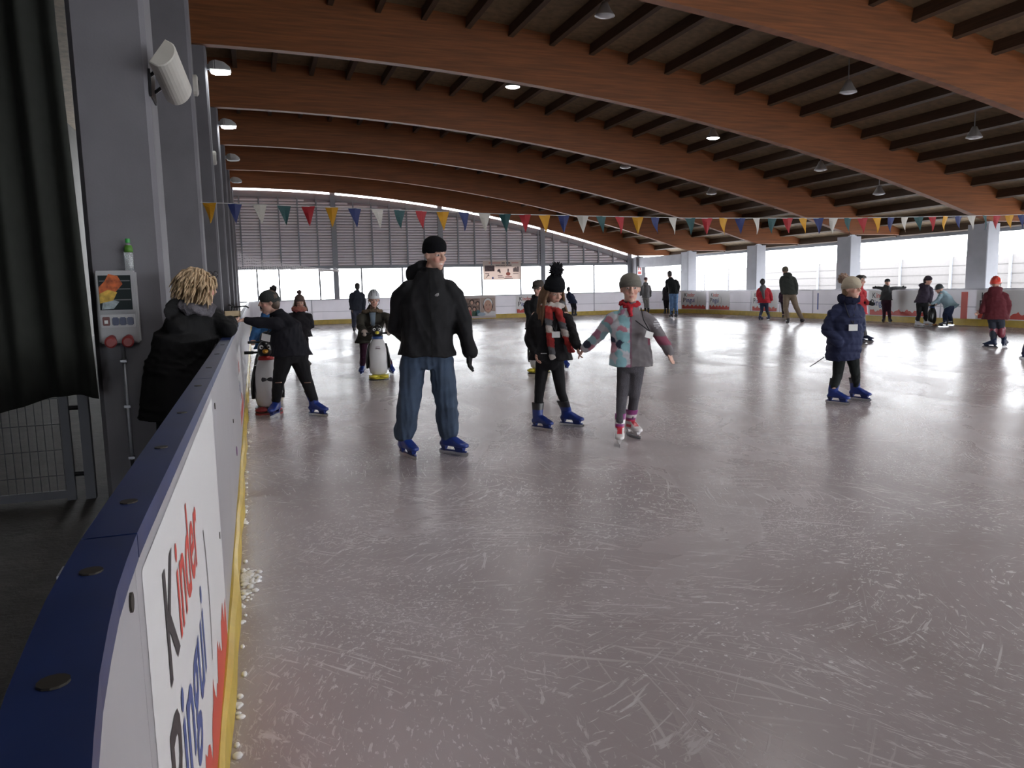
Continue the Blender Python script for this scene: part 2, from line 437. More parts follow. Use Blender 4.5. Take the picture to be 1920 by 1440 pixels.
bm_ = MB(); bm_.loft([[(.013*math.cos(2*PI*i/12), .013*math.sin(2*PI*i/12), z) for i in range(12)] for z in (-.006, .0012)]); bolt_me = bm_.mesh('bolt'); bolt_me.materials.append(M_BOLT)
for y in (.22, .7, .98, 1.3, 1.75, 2.25, 2.9, 3.6, 4.4, 5.2, 6.2):
    o = link('bolt', bolt_me, None, lb); o.location = at(s_left(y), -.028, 1.131)
for y, z in ((1.05, 1.06), (.55, .75), (3.0, .55), (3.3, 1.0), (5.3, .62)):
    o = link('bolt', bolt_me, None, lb); o.location = at(s_left(y), .002, z); o.rotation_euler = (0, PI/2, 0)
advert(LP[2], s_left(1.17), s_left(3.1), .10, 1.06, .0012)
advert(LP[5], edges[5]+.2, edges[5]+1.8, .2, .9, .0012)
for k_, (yy, zz, mm) in enumerate(((8.2, .42, M_RED), (5.6, .36, mat('violet_smudge', (.2, .05, .22), .5)))):
    m = MB(); m.sphere(at(s_left(yy), .002, zz), (.004, .05, .035), 12, 6); m.build('smudge', mm, lb)

# far end and window side with grey rail
def grey_barrier(label, sa, sb, ads, cat='rink board', name='rink_board'):
    b = empty(name, (0, 0, 0), label, cat)
    n = max(1, round((sb-sa)/2.0)); L = (sb-sa)/n; panels = []
    for i in range(n):
        a, c = sa+L*i, sa+L*(i+1)
        m = MB(); strip(m, a+.02, c-.02, -.018, 0, .14, 1.08, .2); p = m.build('board_panel', M_BOARD, b); panels.append((a, c, p))
        m = MB(); strip(m, a-.022, a+.022, -.05, .006, .1, 1.09); m.build('board_post', M_GREYRAIL, b)
        m = MB(); strip(m, a, c, -.05, .012, 1.085, 1.125, .2); m.build('top_rail', M_GREYRAIL, b)
        m = MB(); strip(m, a+.022, c-.022, -.01, .008, .555, .575, .2); m.build('middle_rail', M_GREYRAIL, b)
        m = MB(); strip(m, a, c, -.03, .03, 0, .2, .2); m.build('kick_strip', M_YELLOW, b)
    for x0, x1 in ads:
        mid = (x0+x1)/2
        p = min(panels, key=lambda q: abs((q[0]+q[1])/2-mid))[2]
        advert(p, x0, x1, .2, 1.07, .011, .004)
    return b, panels
fb, FP = grey_barrier('white rink board below the louvred gable, with photo poster and yellow kick strip', S1, S_FAR_END+.5, [(s_far(12.05), s_far(13.75))])
rb, RP = grey_barrier('white rink board with grey rail and several adverts along the open window side', S_FAR_END+.5, S_RIGHT_END,
    [(s_right(33.95), s_right(32.25)), (s_right(32.0), s_right(30.3)), (s_right(28.65), s_right(26.9)), (s_right(21.9), s_right(19.4)), (s_right(17.6), s_right(15.1))])
nb, NP_ = grey_barrier('white rink board closing the rink at the dim end wall', 0.01, S0, [])
# two thin extras on the window side board
m = MB(); strip(m, s_right(18.12), s_right(17.9), .008, .02, .2, 1.02); m.build('red_stripe', M_RED, rb)
m = MB(); strip(m, s_right(24.52), s_right(24.46), .008, .016, .35, .98); m.build('blue_mark', M_NAVY, rb)
# photo poster on the far board
pp = empty('photo_poster', (0, 0, 0), 'printed poster with portrait photos fixed to the far rink board', 'poster')
ps0, ps1 = s_far(8.85), s_far(11.02)
def flat(name, mt, poly, off, parent, base):
    m = MB(); f = [at(base+x, off+.005, z) for x, z in poly]; k = [at(base+x, off-.001, z) for x, z in poly]; n = len(poly)
    m.add(f+k, [tuple(range(n)), tuple(reversed(range(n, 2*n)))]+[(i, i+n, (i+1) % n+n, (i+1) % n) for i in range(n)])
    return m.build(name, mt, parent)
def rect(x0, x1, z0, z1): return [(x0, z0), (x1, z0), (x1, z1), (x0, z1)]
def disc(cx, cz, rx, rz, n=16): return [(cx+rx*math.cos(2*PI*i/n), cz+rz*math.sin(2*PI*i/n)) for i in range(n)]
M_SKINP = mat('printed_skin', (.62, .36, .27), .5); M_HAIRP = mat('printed_dark_hair', (.06, .035, .03), .5)
flat('sheet', mat('poster_paper', (.62, .55, .55), .5), rect(0, 2.17, .04, 1.11), .03, pp, ps0)
flat('photo_panel', mat('poster_pale', (.66, .62, .55), .5), rect(.25, .62, .14, .98), .033, pp, ps0)
flat('photo_panel', mat('poster_mixed', (.26, .17, .14), .5, noise_amt=.6, noise_scale=9), rect(.64, 1.38, .14, .98), .033, pp, ps0)
flat('photo_panel', mat('poster_warm', (.50, .38, .33), .5), rect(1.40, 2.14, .14, 1.0), .033, pp, ps0)
for cx, cz, r, hc in ((.42, .66, .09, M_HAIRP), (.86, .5, .09, M_HAIRP), (1.1, .46, .085, M_HAIRP), (.98, .78, .1, M_HAIRP), (1.27, .72, .08, M_HAIRP)):
    flat('printed_hair', hc, disc(cx, cz+.03, r*1.25, r*1.35), .0345, pp, ps0); flat('printed_face', M_SKINP, disc(cx, cz, r*.72, r*.95), .036, pp, ps0)
for cx, cz, c in ((.42, .34, (.2, .2, .22)), (.84, .28, (.5, .1, .12)), (1.1, .27, (.05, .12, .08)), (1.28, .3, (.08, .2, .25))):
    flat('printed_torso', mat('poster_cloth_%d' % int(cx*100), c, .6), [(cx-.13, .14), (cx+.13, .14), (cx+.11, .34), (cx+.05, .42), (cx-.05, .42), (cx-.11, .34)], .0345, pp, ps0)
flat('printed_hair', M_HAIRP, disc(1.78, .66, .26, .34), .0345, pp, ps0)
flat('printed_headband', M_WHITE, disc(1.78, .72, .225, .26), .036, pp, ps0)
flat('printed_face', M_SKINP, disc(1.78, .60, .20, .29), .0375, pp, ps0)
for dx in (-.08, .08): flat('printed_eye', M_HAIRP, disc(1.78+dx, .65, .035, .014, 10), .039, pp, ps0)
flat('printed_mouth', mat('printed_lips', (.45, .1, .1), .5), disc(1.78, .46, .06, .018, 10), .039, pp, ps0)
flat('printed_collar', M_WHITE, [(1.42, .14), (2.14, .14), (2.14, .34), (1.95, .36), (1.78, .24), (1.6, .36)], .0365, pp, ps0)
flat('printed_badge', mat('pale_blue_print', (.45, .55, .65), .5), disc(1.45, .22, .2, .09), .039, pp, ps0)
# hanging banner under the gable
bn = empty('hanging_banner', (12.06, 40.885, 1.9), 'cream printed banner hanging under the louvred gable', 'banner')
def bflat(name, mt, poly, y):
    m = MB(); m.prism(poly, y, y-.006); return m.build(name, mt, bn)
M_CREAM = mat('cream_banner', (.70, .62, .58), .7, transl=.3)
m = MB(); m.box(0, 2.2, 0, .01, 0, 1.05); m.build('cloth', M_CREAM, bn)
M_INK = mat('faded_ink', (.12, .09, .10), .7); M_PINKI = mat('faded_red_ink', (.55, .22, .2), .7)
bflat('print_photo', mat('banner_photo', (.09, .06, .07), .6, noise_amt=.6, noise_scale=14), rect(.1, .66, .47, .79), -.003)
for x0, x1, z, h, mt in ((.34, 1.02, .9, .05, M_PINKI), (1.08, 1.26, .88, .08, M_INK), (1.34, 1.58, .88, .08, M_INK), (1.66, 2.06, .9, .045, M_PINKI), (.72, .98, .77, .04, M_INK), (1.0, 1.28, .77, .04, M_INK), (1.32, 1.66, .77, .045, M_INK),
                         (.12, .35, .33, .04, M_INK), (.84, 1.12, .2, .04, M_INK), (.86, 1.2, .12, .03, M_INK), (1.28, 1.66, .13, .045, M_PINKI), (1.22, 1.72, .05, .03, M_INK), (1.74, 2.05, .31, .03, M_INK)):
    bflat('print_line', mt, rect(x0, x1, z, z+h), -.003)
bflat('print_skater', M_INK, [(.14, .1), (.2, .12), (.25, .2), (.32, .24), (.34, .2), (.36, .21), (.33, .31), (.27, .29), (.22, .2), (.16, .13)], -.003)
bflat('print_logo', M_NAVY, rect(.5, .6, .05, .16), -.003)
bflat('print_photo', mat('banner_photo_red', (.5, .15, .12), .6), disc(1.45, .32, .13, .1), -.003)
bflat('print_figure', M_INK, [(1.42, .4), (1.47, .4), (1.5, .56), (1.45, .62), (1.41, .55)], -.005)
bflat('print_figure', M_INK, [(.84, .42), (.9, .45), (.97, .36), (1.02, .4), (.98, .58), (.88, .58), (.82, .52)], -.003)
bflat('print_figure', mat('banner_grey', (.25, .2, .2), .6, noise_amt=.4, noise_scale=12), [(1.74, .43), (2.08, .42), (2.08, .7), (1.98, .72), (1.96, .6), (1.9, .7), (1.8, .65), (1.74, .6)], -.003)

# ------------------------------------------------------------------ people: builders
V = Vector
M_SKIN = mat('skin', (.6, .37, .29), .5, attr='Col')
def cloth_mat(name, rough=.8, spec=.25, bump=.12, bs=90): return mat(name, (.1, .1, .1), rough, spec=spec, attr='Col', bump=bump, bump_scale=bs)
M_CLOTH = cloth_mat('woven_cloth'); M_NYLON = cloth_mat('nylon_shell', .75, .18, .05, 50); M_KNIT = cloth_mat('knit_wool', .95, .1, .5, 160)
M_HAIR = mat('hair', (.1, .06, .04), .5, attr='Col', noise_amt=.35, noise_scale=60, stretch=(1, 1, .12))
M_DENIM = mat('denim', (.1, .1, .2), .85, attr='Col', noise_amt=.22, noise_scale=7, bump=.1, bump_scale=200)
M_PLAST = mat('moulded_plastic', (.1, .1, .1), .3, attr='Col')
M_BLADE = mat('skate_blade_steel', (.55, .56, .58), .25, .9)

def cone_(mb, a, b, ra, rb, n=12):
    "sphere-swept limb segment from a to b"
    a, b = V(a), V(b); d = b-a; L = d.length
    if L < 1e-4: mb.sphere(a, ra, n, 8); return
    d.normalize(); x = d.orthogonal().normalized(); y = d.cross(x)
    rings = []
    for i in range(1, 5):
        t = PI/2*i/4; rings.append((a-d*ra*math.cos(t), ra*math.sin(t)))
    for i in range(0, 4):
        t = PI/2*(1-i/4); rings.append((b+d*rb*math.cos(t), rb*math.sin(t)))
    mb.loft([[c+(x*math.cos(2*PI*k/n)+y*math.sin(2*PI*k/n))*r for k in range(n)] for c, r in rings])
def chain(mb, pts, rs, n=12):
    for i in range(len(pts)-1): cone_(mb, pts[i], pts[i+1], rs[i], rs[i+1], n)
def ring(c, a, d, w, h, n=20, p=2.4):
    "superellipse ring with half axes w along a and h along d"
    out = []
    for k in range(n):
        t = 2*PI*k/n; ct, st = math.cos(t), math.sin(t)
        out.append(V(c)+a*(w*math.copysign(abs(ct)**(2/p), ct))+d*(h*math.copysign(abs(st)**(2/p), st)))
    return out
def remesh(mb, voxel, smooth=3, name='m'):
    me = mb.mesh(name); o = bpy.data.objects.new('tmp', me); COL.objects.link(o)
    r = o.modifiers.new('r', 'REMESH'); r.mode = 'VOXEL'; r.voxel_size = voxel; r.adaptivity = 0
    if smooth:
        s = o.modifiers.new('s', 'SMOOTH'); s.factor = .5; s.iterations = smooth
    dg = bpy.context.evaluated_depsgraph_get(); out = bpy.data.meshes.new_from_object(o.evaluated_get(dg))
    bpy.data.objects.remove(o); bpy.data.meshes.remove(me)
    out.name = name; out.polygons.foreach_set('use_smooth', [True]*len(out.polygons)); return out
def coords(me):
    a = np.empty(len(me.vertices)*3); me.vertices.foreach_get('co', a); return a.reshape(-1, 3)
def normals(me):
    a = np.empty(len(me.vertices)*3); me.vertices.foreach_get('normal', a); return a.reshape(-1, 3)
def wrinkle(me, amp, freq=9, seed=0, zs=1.0):
    co = coords(me); nn = normals(me); rg = np.random.RandomState(seed); h = np.zeros(len(co)); q = co*np.array([1, 1, zs])
    wp = np.stack([np.sin(q @ rg.normal(0, freq*.5, 3)+rg.rand()*6) for _ in range(3)], 1)*.06
    q = q+wp
    for k in range(7):
        f = freq*(1+.35*k); d = rg.normal(0, 1, 3); d /= np.linalg.norm(d); s = np.sin(q @ (d*f*2)+rg.rand()*6.3)
        h += (1-np.abs(s)*2)*(.8**k)
    h /= 2.6
    me.vertices.foreach_set('co', (co+nn*(h*amp)[:, None]).ravel()); me.update()
def paint(me, fn):
    "fn(co) -> (n,3) colours, or one colour"
    co = coords(me); c = np.ones((len(co), 4)); r = fn(co) if callable(fn) else np.array(fn); c[:, :3] = r
    a = me.color_attributes.new('Col', 'FLOAT_COLOR', 'POINT'); a.data.foreach_set('color', c.ravel())
def part(name, me, mt, col, root, label=None):
    paint(me, col); o = link(name, me, mt, root)
    if label: o['label'] = label
    return o

SKIN = (.60, .36, .28)
class Person:
    def __init__(s, label, base, J, head, facing, hs=1.0, bulk=1.0, vox=.012, skin=SKIN, group=None):
        s.root = empty('person', (*base, 0) if len(base) == 2 else base, label, 'person', group)
        s.J = {k: V(v) for k, v in J.items()}; s.bulk = bulk; s.vox = vox; s.skin = skin; s.hs = hs
        yaw, pit, rol = facing     # heading in the ground plane (deg from +X), nod down, tilt
        f = V((math.cos(math.radians(yaw))*math.cos(math.radians(pit)), math.sin(math.radians(yaw))*math.cos(math.radians(pit)), -math.sin(math.radians(pit))))
        r = f.cross(V((0, 0, 1))).normalized(); u = r.cross(f)
        q = Matrix.Rotation(math.radians(rol), 3, f); s.f, s.r, s.u = f, q @ r, q @ u
        s.hc = s.J['h']; s.k = hs
        j = s.J
        if 'c' not in j: j['c'] = j['n'].lerp(j['p'], .42)
        s.ax = (j['sB']-j['sA']); s.ax.normalize(); s.sw = (j['sB']-j['sA']).length/2
        s.ix = (j['iB']-j['iA']).normalized()
    def H(s, r, f, u): return s.hc+(s.r*r+s.f*f+s.u*u)*s.k
    def spine(s, pad=0, hem=None, hemw=0, wk=1.0, neck=True, dk=1.0):
        "torso rings from neck to hem"
        j = s.J; b = s.bulk; R = []
        def st(c, ax, up, w, d):
            dv = ax.cross(up).normalized(); R.append(ring(c, ax, dv, w, d))
        sm = (j['sA']+j['sB'])/2; up = (j['n']-j['p']).normalized()
        if neck: st(j['n']+up*.02, s.ax, up, .062*b+pad*.8, .066*b+pad*.8)
        st(sm.lerp(j['n'], .5)+up*.008, s.ax, up, s.sw*.56+pad*.5, .08*b+pad*.7)
        st(sm-up*.05, s.ax, up, s.sw*.86+pad*.5, .105*b*dk+pad)
        st(j['c'], s.ax, up, s.sw*.92*wk+.012*b+pad, .125*b*dk+pad)
        wa = j['c'].lerp(j['p'], .55); mx = s.ax.lerp(s.ix, .5).normalized()
        st(wa, mx, up, (.148*b+pad)*wk, .112*b*dk+pad)
        st(j['p'], s.ix, up, (.165*b+pad)*wk, .122*b*dk+pad)
        im = (j['iA']+j['iB'])/2
        if hem is None: st(im-V((0, 0, .05)), s.ix, up, .14*b*wk+pad, .11*b+pad)
        else:
            hc = V(hem); up2 = (j['p']-hc).normalized(); st(j['p'].lerp(hc, .55), s.ix, up2, (.17*b+pad)*wk+hemw*.55, .128*b*dk+pad+hemw*.5); st(hc, s.ix, up2, (.17*b+pad)*wk+hemw, .128*b*dk+pad+hemw*.9)
        return R
    def hand(s, mb, w, tip, thumb, size=1.0, thick=1.0, curl=.5):
        "palm, four fingers and a thumb; w wrist, tip direction of the fingers, thumb direction"
        d = (V(tip)-V(w)).normalized(); t = V(thumb); t = (t-d*t.dot(d)).normalized(); nrm = d.cross(t); k = size
        w = V(w)
        pal = [w+d*.0*k, w+d*.045*k, w+d*.09*k]
        mb.loft([ring(p, t, nrm, a*k, b_*k*thick, 12) for p, a, b_ in ((pal[0], .026, .019), (pal[1], .038, .018), (pal[2], .04, .015))])
        for i, (o, L) in enumerate(((.03, .07), (.0105, .08), (-.0095, .075), (-.029, .058))):
            p0 = w+d*.08*k+t*o*k; d1 = (d+t*o*1.2-nrm*curl*.35).normalized(); p1 = p0+d1*L*.5*k; d2 = (d-nrm*curl*1.3).normalized(); p2 = p1+d2*L*.5*k
            chain(mb, [p0, p1, p2], [.0092*k*thick, .0085*k*thick, .0072*k*thick], 8)
        p0 = w+d*.03*k+t*.026*k; p1 = p0+(d*.6+t*.75-nrm*.2).normalized()*.036*k; p2 = p1+(d*.9+t*.3-nrm*.3).normalized()*.03*k
        chain(mb, [p0, p1, p2], [.013*k*thick, .0105*k*thick, .008*k*thick], 8)
    def body(s, hands=(), smile=False):
        "one continuous figure: head with face, neck, torso, limbs and hands"
        j = s.J; b = s.bulk; m = MB(); H = s.H; k = s.k
        Mh = Matrix((s.r, s.f, s.u)).transposed()
        m.sphere(H(0, -.012, .022), (.074*k, .093*k, .098*k), 20, 14, Mh)
        m.sphere(H(0, .022, -.045), (.055*k, .066*k, .07*k), 18, 12, Mh)
        m.sphere(H(0, .066, -.092), (.022*k, .02*k, .018*k), 12, 8, Mh)
        cone_(m, H(0, .088, .014), H(0, .108, -.020), .008*k, .0125*k); 
        for sg in (-1, 1):
            m.sphere(H(sg*.013, .095, -.024), .0085*k, 10, 6)
            cone_(m, H(sg*.012, .078, .030), H(sg*.044, .064, .028), .010*k, .010*k)
            m.sphere(H(sg*.034, .064, -.026), (.022*k, .018*k, .02*k), 12, 8, Mh)
            m.sphere(H(sg*.031, .069, .008), (.013*k, .0125*k, .011*k), 12, 8, Mh)
            m.sphere(H(sg*.075, -.005, -.004), (.011*k, .02*k, .031*k), 10, 8, Mh)
            cone_(m, H(0, .080, -.058), H(sg*.021, .071, -.056), .0085*k, .006*k)
            cone_(m, H(0, .078, -.068), H(sg*.018, .07, -.065), .0085*k, .006*k)
        cone_(m, H(0, -.015, -.07), j['n'], .05*k, .056*b)
        m.loft(s.spine(-.012))
        for q in 'AB':
            chain(m, [j['s'+q], j['e'+q], j['w'+q]], [.048*b, .038*b, .026*b])
            chain(m, [j['i'+q], j['k'+q], j['a'+q]], [.078*b, .052*b, .036*b])
            cone_(m, j['a'+q], j['a'+q]+V((0, 0, -.03)), .036*b, .034*b)
        for (q, tip, thumb, curl) in hands: s.hand(m, j['w'+q], tip, thumb, .96*b, 1, curl)
        me = remesh(m, s.vox, 2 if s.vox < .008 else 1, 'body')
        sk = np.array(s.skin)
        def col(co):
            P = (co-np.array(s.hc))/k; x = P @ np.array(s.r); y = P @ np.array(s.f); z = P @ np.array(s.u)
            c = np.tile(sk, (len(co), 1)); near = (y > .03) & (np.abs(z) < .16) & (np.abs(x) < .1)
            def mix(mask, to, a): c[mask] = c[mask]*(1-a)+np.array(to)*a
            mix(near & (np.hypot((np.abs(x)-.036)/.022, (z+.028)/.02) < 1), (.66, .26, .21), .45)
            ex = np.hypot((np.abs(x)-.031)/.0145, (z-.008)/.0072)
            mix(near & (ex < 1.15), (.2, .11, .09), .5); mix(near & (ex < .9), (.62, .6, .58), 1); mix(near & (np.hypot((np.abs(x)-.031)/.0065, (z-.008)/.0068) < 1), (.03, .025, .03), 1)
            mix(near & (np.abs(np.abs(x)-.032) < .018) & (np.abs(z-.0265-.004*np.cos((np.abs(x)-.032)*90)) < .0042), (.12, .07, .05), .75)
            wm = .024 if smile else .02
            lip = near & (np.hypot(x/wm, (z+.0615-(10*x*x if smile else 0))/.0085) < 1); mix(lip, (.5, .16, .15), .8)
            if smile: mix(near & (np.hypot(x/.019, (z+.0615-10*x*x)/.0042) < 1), (.85, .8, .76), 1)
            else: mix(near & (np.abs(x) < .019) & (np.abs(z+.0617) < .0016), (.2, .06, .06), .8)
            return c
        s.bodyo = part('body', me, M_SKIN, col, s.root); return s
    # ---- clothing
    def jacket(s, col, pad=.035, hem=None, hemw=.02, arm=(.082, .066, .056), wk=1.0, hood=0, collar=True, mt=None, wr=.008, name='jacket', smooth=3, cut=None, extra=None, wrf=9, dk=1.0, label=None, sleeve_end=.0):
        j = s.J; b = s.bulk; m = MB(); m.loft(s.spine(pad, hem, hemw, wk, True, dk))
        for q in 'AB':
            w = j['w'+q]; e = j['e'+q]; w2 = w+(e-w).normalized()*sleeve_end
            s0 = j['s'+q].lerp(j['n'], .16)-V((0, 0, .035*b)); chain(m, [s0, j['s'+q].lerp(e, .22), e, w2], [arm[0]*b*.94, arm[0]*b*.93, arm[1]*b, arm[2]*b])
        if collar:
            up = (s.hc-j['n']).normalized(); dv = s.ax.cross(up).normalized()
            m.loft([ring(j['n']-up*.03, s.ax, dv, .105*b, .1*b), ring(j['n']+up*.065, s.ax, dv, .08*b, .083*b)])
        if hood:
            bk = -s.f; bk.z = 0; bk.normalize(); M3 = Matrix((s.ax, bk, V((0, 0, 1)))).transposed()
            m.sphere(j['n']+bk*.085*b+V((0, 0, .0)), (.13*b*hood, .075*b*hood, .10*b*hood), 16, 10, M3)
            m.sphere(j['n']+bk*.05*b+V((0, 0, .05)), (.125*b*hood, .07*b*hood, .055*b*hood), 16, 10, M3)
        if extra: extra(m)
        me = remesh(m, max(s.vox, .009), smooth, name)
        if wr: wrinkle(me, wr, wrf, hash(name) % 97+len(s.root.name)+int(abs(s.root.location.x*100)))
        return part(name, me, mt or M_NYLON, col, s.root, label)
    def trousers(s, col, rs=(.108, .08, .07), mt=None, wr=.006, name='trousers', low=.02, wrf=11):
        j = s.J; b = s.bulk; m = MB()
        up = (j['n']-j['p']).normalized(); dv = s.ix.cross(up).normalized(); im = (j['iA']+j['iB'])/2
        m.loft([ring(j['p'], s.ix, dv, .15*b, .115*b), ring(im, s.ix, dv, .155*b, .122*b), ring(im-V((0, 0, .07)), s.ix, dv, .11*b, .1*b)])
        for q in 'AB':
            a = j['a'+q]; kn = j['k'+q]; a2 = a+(kn-a).normalized()*low
            chain(m, [j['i'+q], kn, a2], [r*b for r in rs])
        me = remesh(m, max(s.vox, .009), 3, name)
        if wr: wrinkle(me, wr, wrf, 5+int(abs(s.root.location.x*100)), .6)
        return part(name, me, mt or M_CLOTH, col, s.root)
    def skate(s, q, head, col, kind='rental', size=1.0, cuff=(.02, .02, .022)):
        "boot over a blade holder; head = heading of the toe in degrees"
        a = s.J['a'+q]; t = V((math.cos(math.radians(head)), math.sin(math.radians(head)), 0)); n = V((-t.y, t.x, 0)); Z = V((0, 0, 1)); k = size
        g = V((a.x, a.y, -s.root.location.z)); top = a.z-g.z
        P = lambda x, y, z: g+t*x*k+n*y*k+Z*z*k
        kn = (s.J['k'+q]-a); kn = kn/max(.05, kn.z)
        m = MB()
        shaft = [(.085, -.005, .048, .05), (.12, -.01, .045, .056), (.17, -.012, .045, .058), (.23, -.012, .052, .062), (.29, -.014, .058, .066)]
        m.loft([ring(P(x, 0, z)+(kn*max(0, z-.17)*k-Z*max(0, z-.17)*k*0)*1 - Z*(kn.z*max(0, z-.17)*k), t, n, b_*k, w_*k) for z, x, w_, b_ in shaft])
        foot = [(-.075, .085, .03, .10), (-.05, .085, .041, .12), (.0, .085, .043, .155), (.06, .085, .043, .145), (.11, .083, .047, .118), (.155, .083, .045, .10), (.185, .084, .033, .094), (.198, .086, .016, .09)]
        m.loft([ring(P(x, 0, (z0+z1)/2), n, Z, w_*k, (z1-z0)/2*k+.012*k, 16, 3) for x, z0, w_, z1 in foot])
        me = remesh(m, .007 if s.vox < .013 else .012, 2, 'skate')
        C = np.array(col); K = np.array(cuff)
        def c_(co):
            z = co[:, 2]-g.z; c = np.tile(C, (len(co), 1))
            if kind == 'white':
                x = (co-np.array(g)) @ np.array(t)/k; y = (co-np.array(g)) @ np.array(n)/k
                c[:] = (.78, .76, .76); c[(z > .165*k)] = (.28, .05, .22); c[(z > .2*k) & (z < .235*k)] = (.78, .76, .76); c[(z > .16*k) & (z < .178*k)] = (.55, .03, .08)
                c[(x > .03) & (x < .13) & (np.abs(y) < .024) & (z > .105*k) & (z < .165*k)] = (.55, .03, .05); c[(np.abs(y) > .034) & (x > -.02) & (x < .08) & (z > .1*k) & (z < .135*k)] = (.6, .04, .06)
            else: c[z > .215*k] = K
            return c
        b = part('skate', me, M_PLAST, c_, s.root)
        m = MB()
        hc = (.74, .72, .73) if kind == 'white' else tuple(x*.8 for x in col)
        for x0, x1, y_ in ((-.07, -.02, .03), (.07, .165, .034)):
            m.loft([[P(x0-.0, -y_, .092), P(x1, -y_, .092), P(x1, y_, .092), P(x0, y_, .092)], [P(x0+.012, -.007, .03), P(x1-.012, -.007, .03), P(x1-.012, .007, .03), P(x0+.012, .007, .03)]])
        m.loft([[P(-.085, -.007, .032), P(-.085, .007, .032), P(-.085, .007, .046), P(-.085, -.007, .046)], [P(.185, -.007, .032), P(.185, .007, .032), P(.185, .007, .046), P(.185, -.007, .046)]])
        hm = m.mesh('blade_holder'); part('blade_holder', hm, M_PLAST, hc, b)
        m = MB(); m.loft([[P(x, -.002, z0), P(x, .002, z0), P(x, .002, .036), P(x, -.002, .036)] for x, z0 in ((-.105, .012), (-.09, -.001), (.18, -.001), (.205, .014))])
        m.build('blade', M_BLADE, b); return b
    # ---- headwear and hair
    def beanie(s, col, top=.125, pom=None, pomr=.045, pomc=None, brim=True, cuff=None, slouch=0, tilt=.28, low=.012, fat=1.0, name='beanie', pom_off=(0, 0, 0)):
        m = MB(); n = 24; rings = []; k = s.k
        prof = [(0, .93), (.12, .985), (.3, 1.0), (.5, .97), (.68, .88), (.82, .72), (.93, .48), (.985, .24), (1, .06)]
        H0 = low; Ht = top+.012
        for t, sc_ in prof:
            u = H0+(Ht-H0)*t; rr = []
            for i in range(n):
                a = 2*PI*i/n; x = math.cos(a)*.084*fat*sc_; y = math.sin(a)*.103*fat*sc_-.014-slouch*t
                rr.append(s.H(x, y, u+tilt*(y+.014)*(1-t)))
            rings.append(rr)
        m.loft(rings)
        b = part(name, remesh(m, .007 if s.vox < .01 else .011, 2, name), M_KNIT, col, s.root)
        if brim:
            m = MB(); rings = []
            for du, f in ((-.012, .95), (-.014, 1.0), (.012, 1.055), (.036, 1.055), (.04, 1.0)):
                rr = []
                for i in range(n):
                    a = 2*PI*i/n; x = math.cos(a)*.084*fat*f; y = math.sin(a)*.103*fat*f-.014; rr.append(s.H(x, y, H0+du+tilt*(y+.014)))
                rings.append(rr)
            m.loft(rings, False); me = m.mesh('cuff', True); part('cuff', me, M_KNIT, cuff or tuple(x*.9 for x in col), b)
        if pom:
            m = MB(); c = s.H(pom_off[0], -.014-slouch+pom_off[1], Ht+pomr*.75+pom_off[2])
            rg = random.Random(3); m.sphere(c, pomr*k*.82, 14, 10)
            for i in range(90):
                d = V((rg.gauss(0, 1), rg.gauss(0, 1), rg.gauss(0, 1))).normalized(); m.tube([c+d*pomr*k*.6, c+d*pomr*k*rg.uniform(.98, 1.12)], [.008*k, .004*k], 5)
            me = m.mesh('pompom', True); part('pompom', me, M_KNIT, pom, b)
        return b
    def helmet(s, col, shell_low=.0, brim=None):
        m = MB(); n = 24; rings = []
        for t in [0, .12, .3, .5, .7, .85, .95, .99]:
            a0 = math.acos(min(1, t)); sc_ = math.sin(a0)*.08+.92*math.sqrt(max(0, 1-t*t))
            rings.append([s.H(math.cos(2*PI*i/n)*.098*sc_, math.sin(2*PI*i/n)*.118*sc_-.014, shell_low+.14*t+.12*(math.sin(2*PI*i/n)*.118*sc_)*(1-t)) for i in range(n)])
        m.loft(rings); b = part('helmet', m.mesh('helmet', True), M_PLAST, col, s.root)
        m = MB()
        for k_ in (-.035, 0, .035):
            pts = []
            for i in range(9):
                a = PI*(.12+.76*i/8); y = math.cos(a)*.105-.014; z = shell_low+.018+math.sin(a)*.124*(1-abs(k_)*2); pts.append(s.H(k_, y, z))
            m.tube(pts, .006*s.k, 6)
        part('helmet_vents', m.mesh('helmet_vents', True), M_PLAST, tuple(c*.35 for c in col), b)
        m = MB()
        for sg in (-1, 1): m.tube([s.H(sg*.088, .0, .0), s.H(sg*.07, .02, -.07), s.H(0, .05, -.118)], .005*s.k, 6)
        part('chin_strap', m.mesh('chin_strap', True), M_CLOTH, (.02, .02, .02), b); return b
    def hair(s, col, long=0, back=.0, front=True, name='hair', seed=1, spread=1.0):
        m = MB(); Mh = Matrix((s.r, s.f, s.u)).transposed(); k = s.k
        m.sphere(s.H(0, -.024, .034), (.086*k, .093*k, .098*k), 18, 12, Mh)
        m.sphere(s.H(0, -.05, -.02), (.078*k, .065*k, .085*k), 18, 12, Mh)
        rg = random.Random(seed)
        if front:
            for i in range(7):
                x = -.06+.02*i; m.tube([s.H(x*.6, .03, .118), s.H(x*1.1, .078, .09), s.H(x*1.25, .085, .058)], [.018*k, .014*k, .006*k], 6)
        if long:
            for sg in (-1, 1):
                for i in range(9):
                    y = .03-.014*i; L = long*(1+rg.uniform(-.12, .08)); o = rg.uniform(-.012, .012)
                    p = [s.H(sg*.078, y, .03), s.H(sg*(.09+.01*spread), y, -.06)]
                    q = p[1]
                    for t in (.35, .7, 1): p.append(q+V((0, 0, -L*t))+s.r*(sg*.03*spread*t+o*math.sin(t*5+i))+s.f*(.03*t))
                    m.tube(p, [.016*k, .018*k, .017*k, .014*k, .005*k], 6)
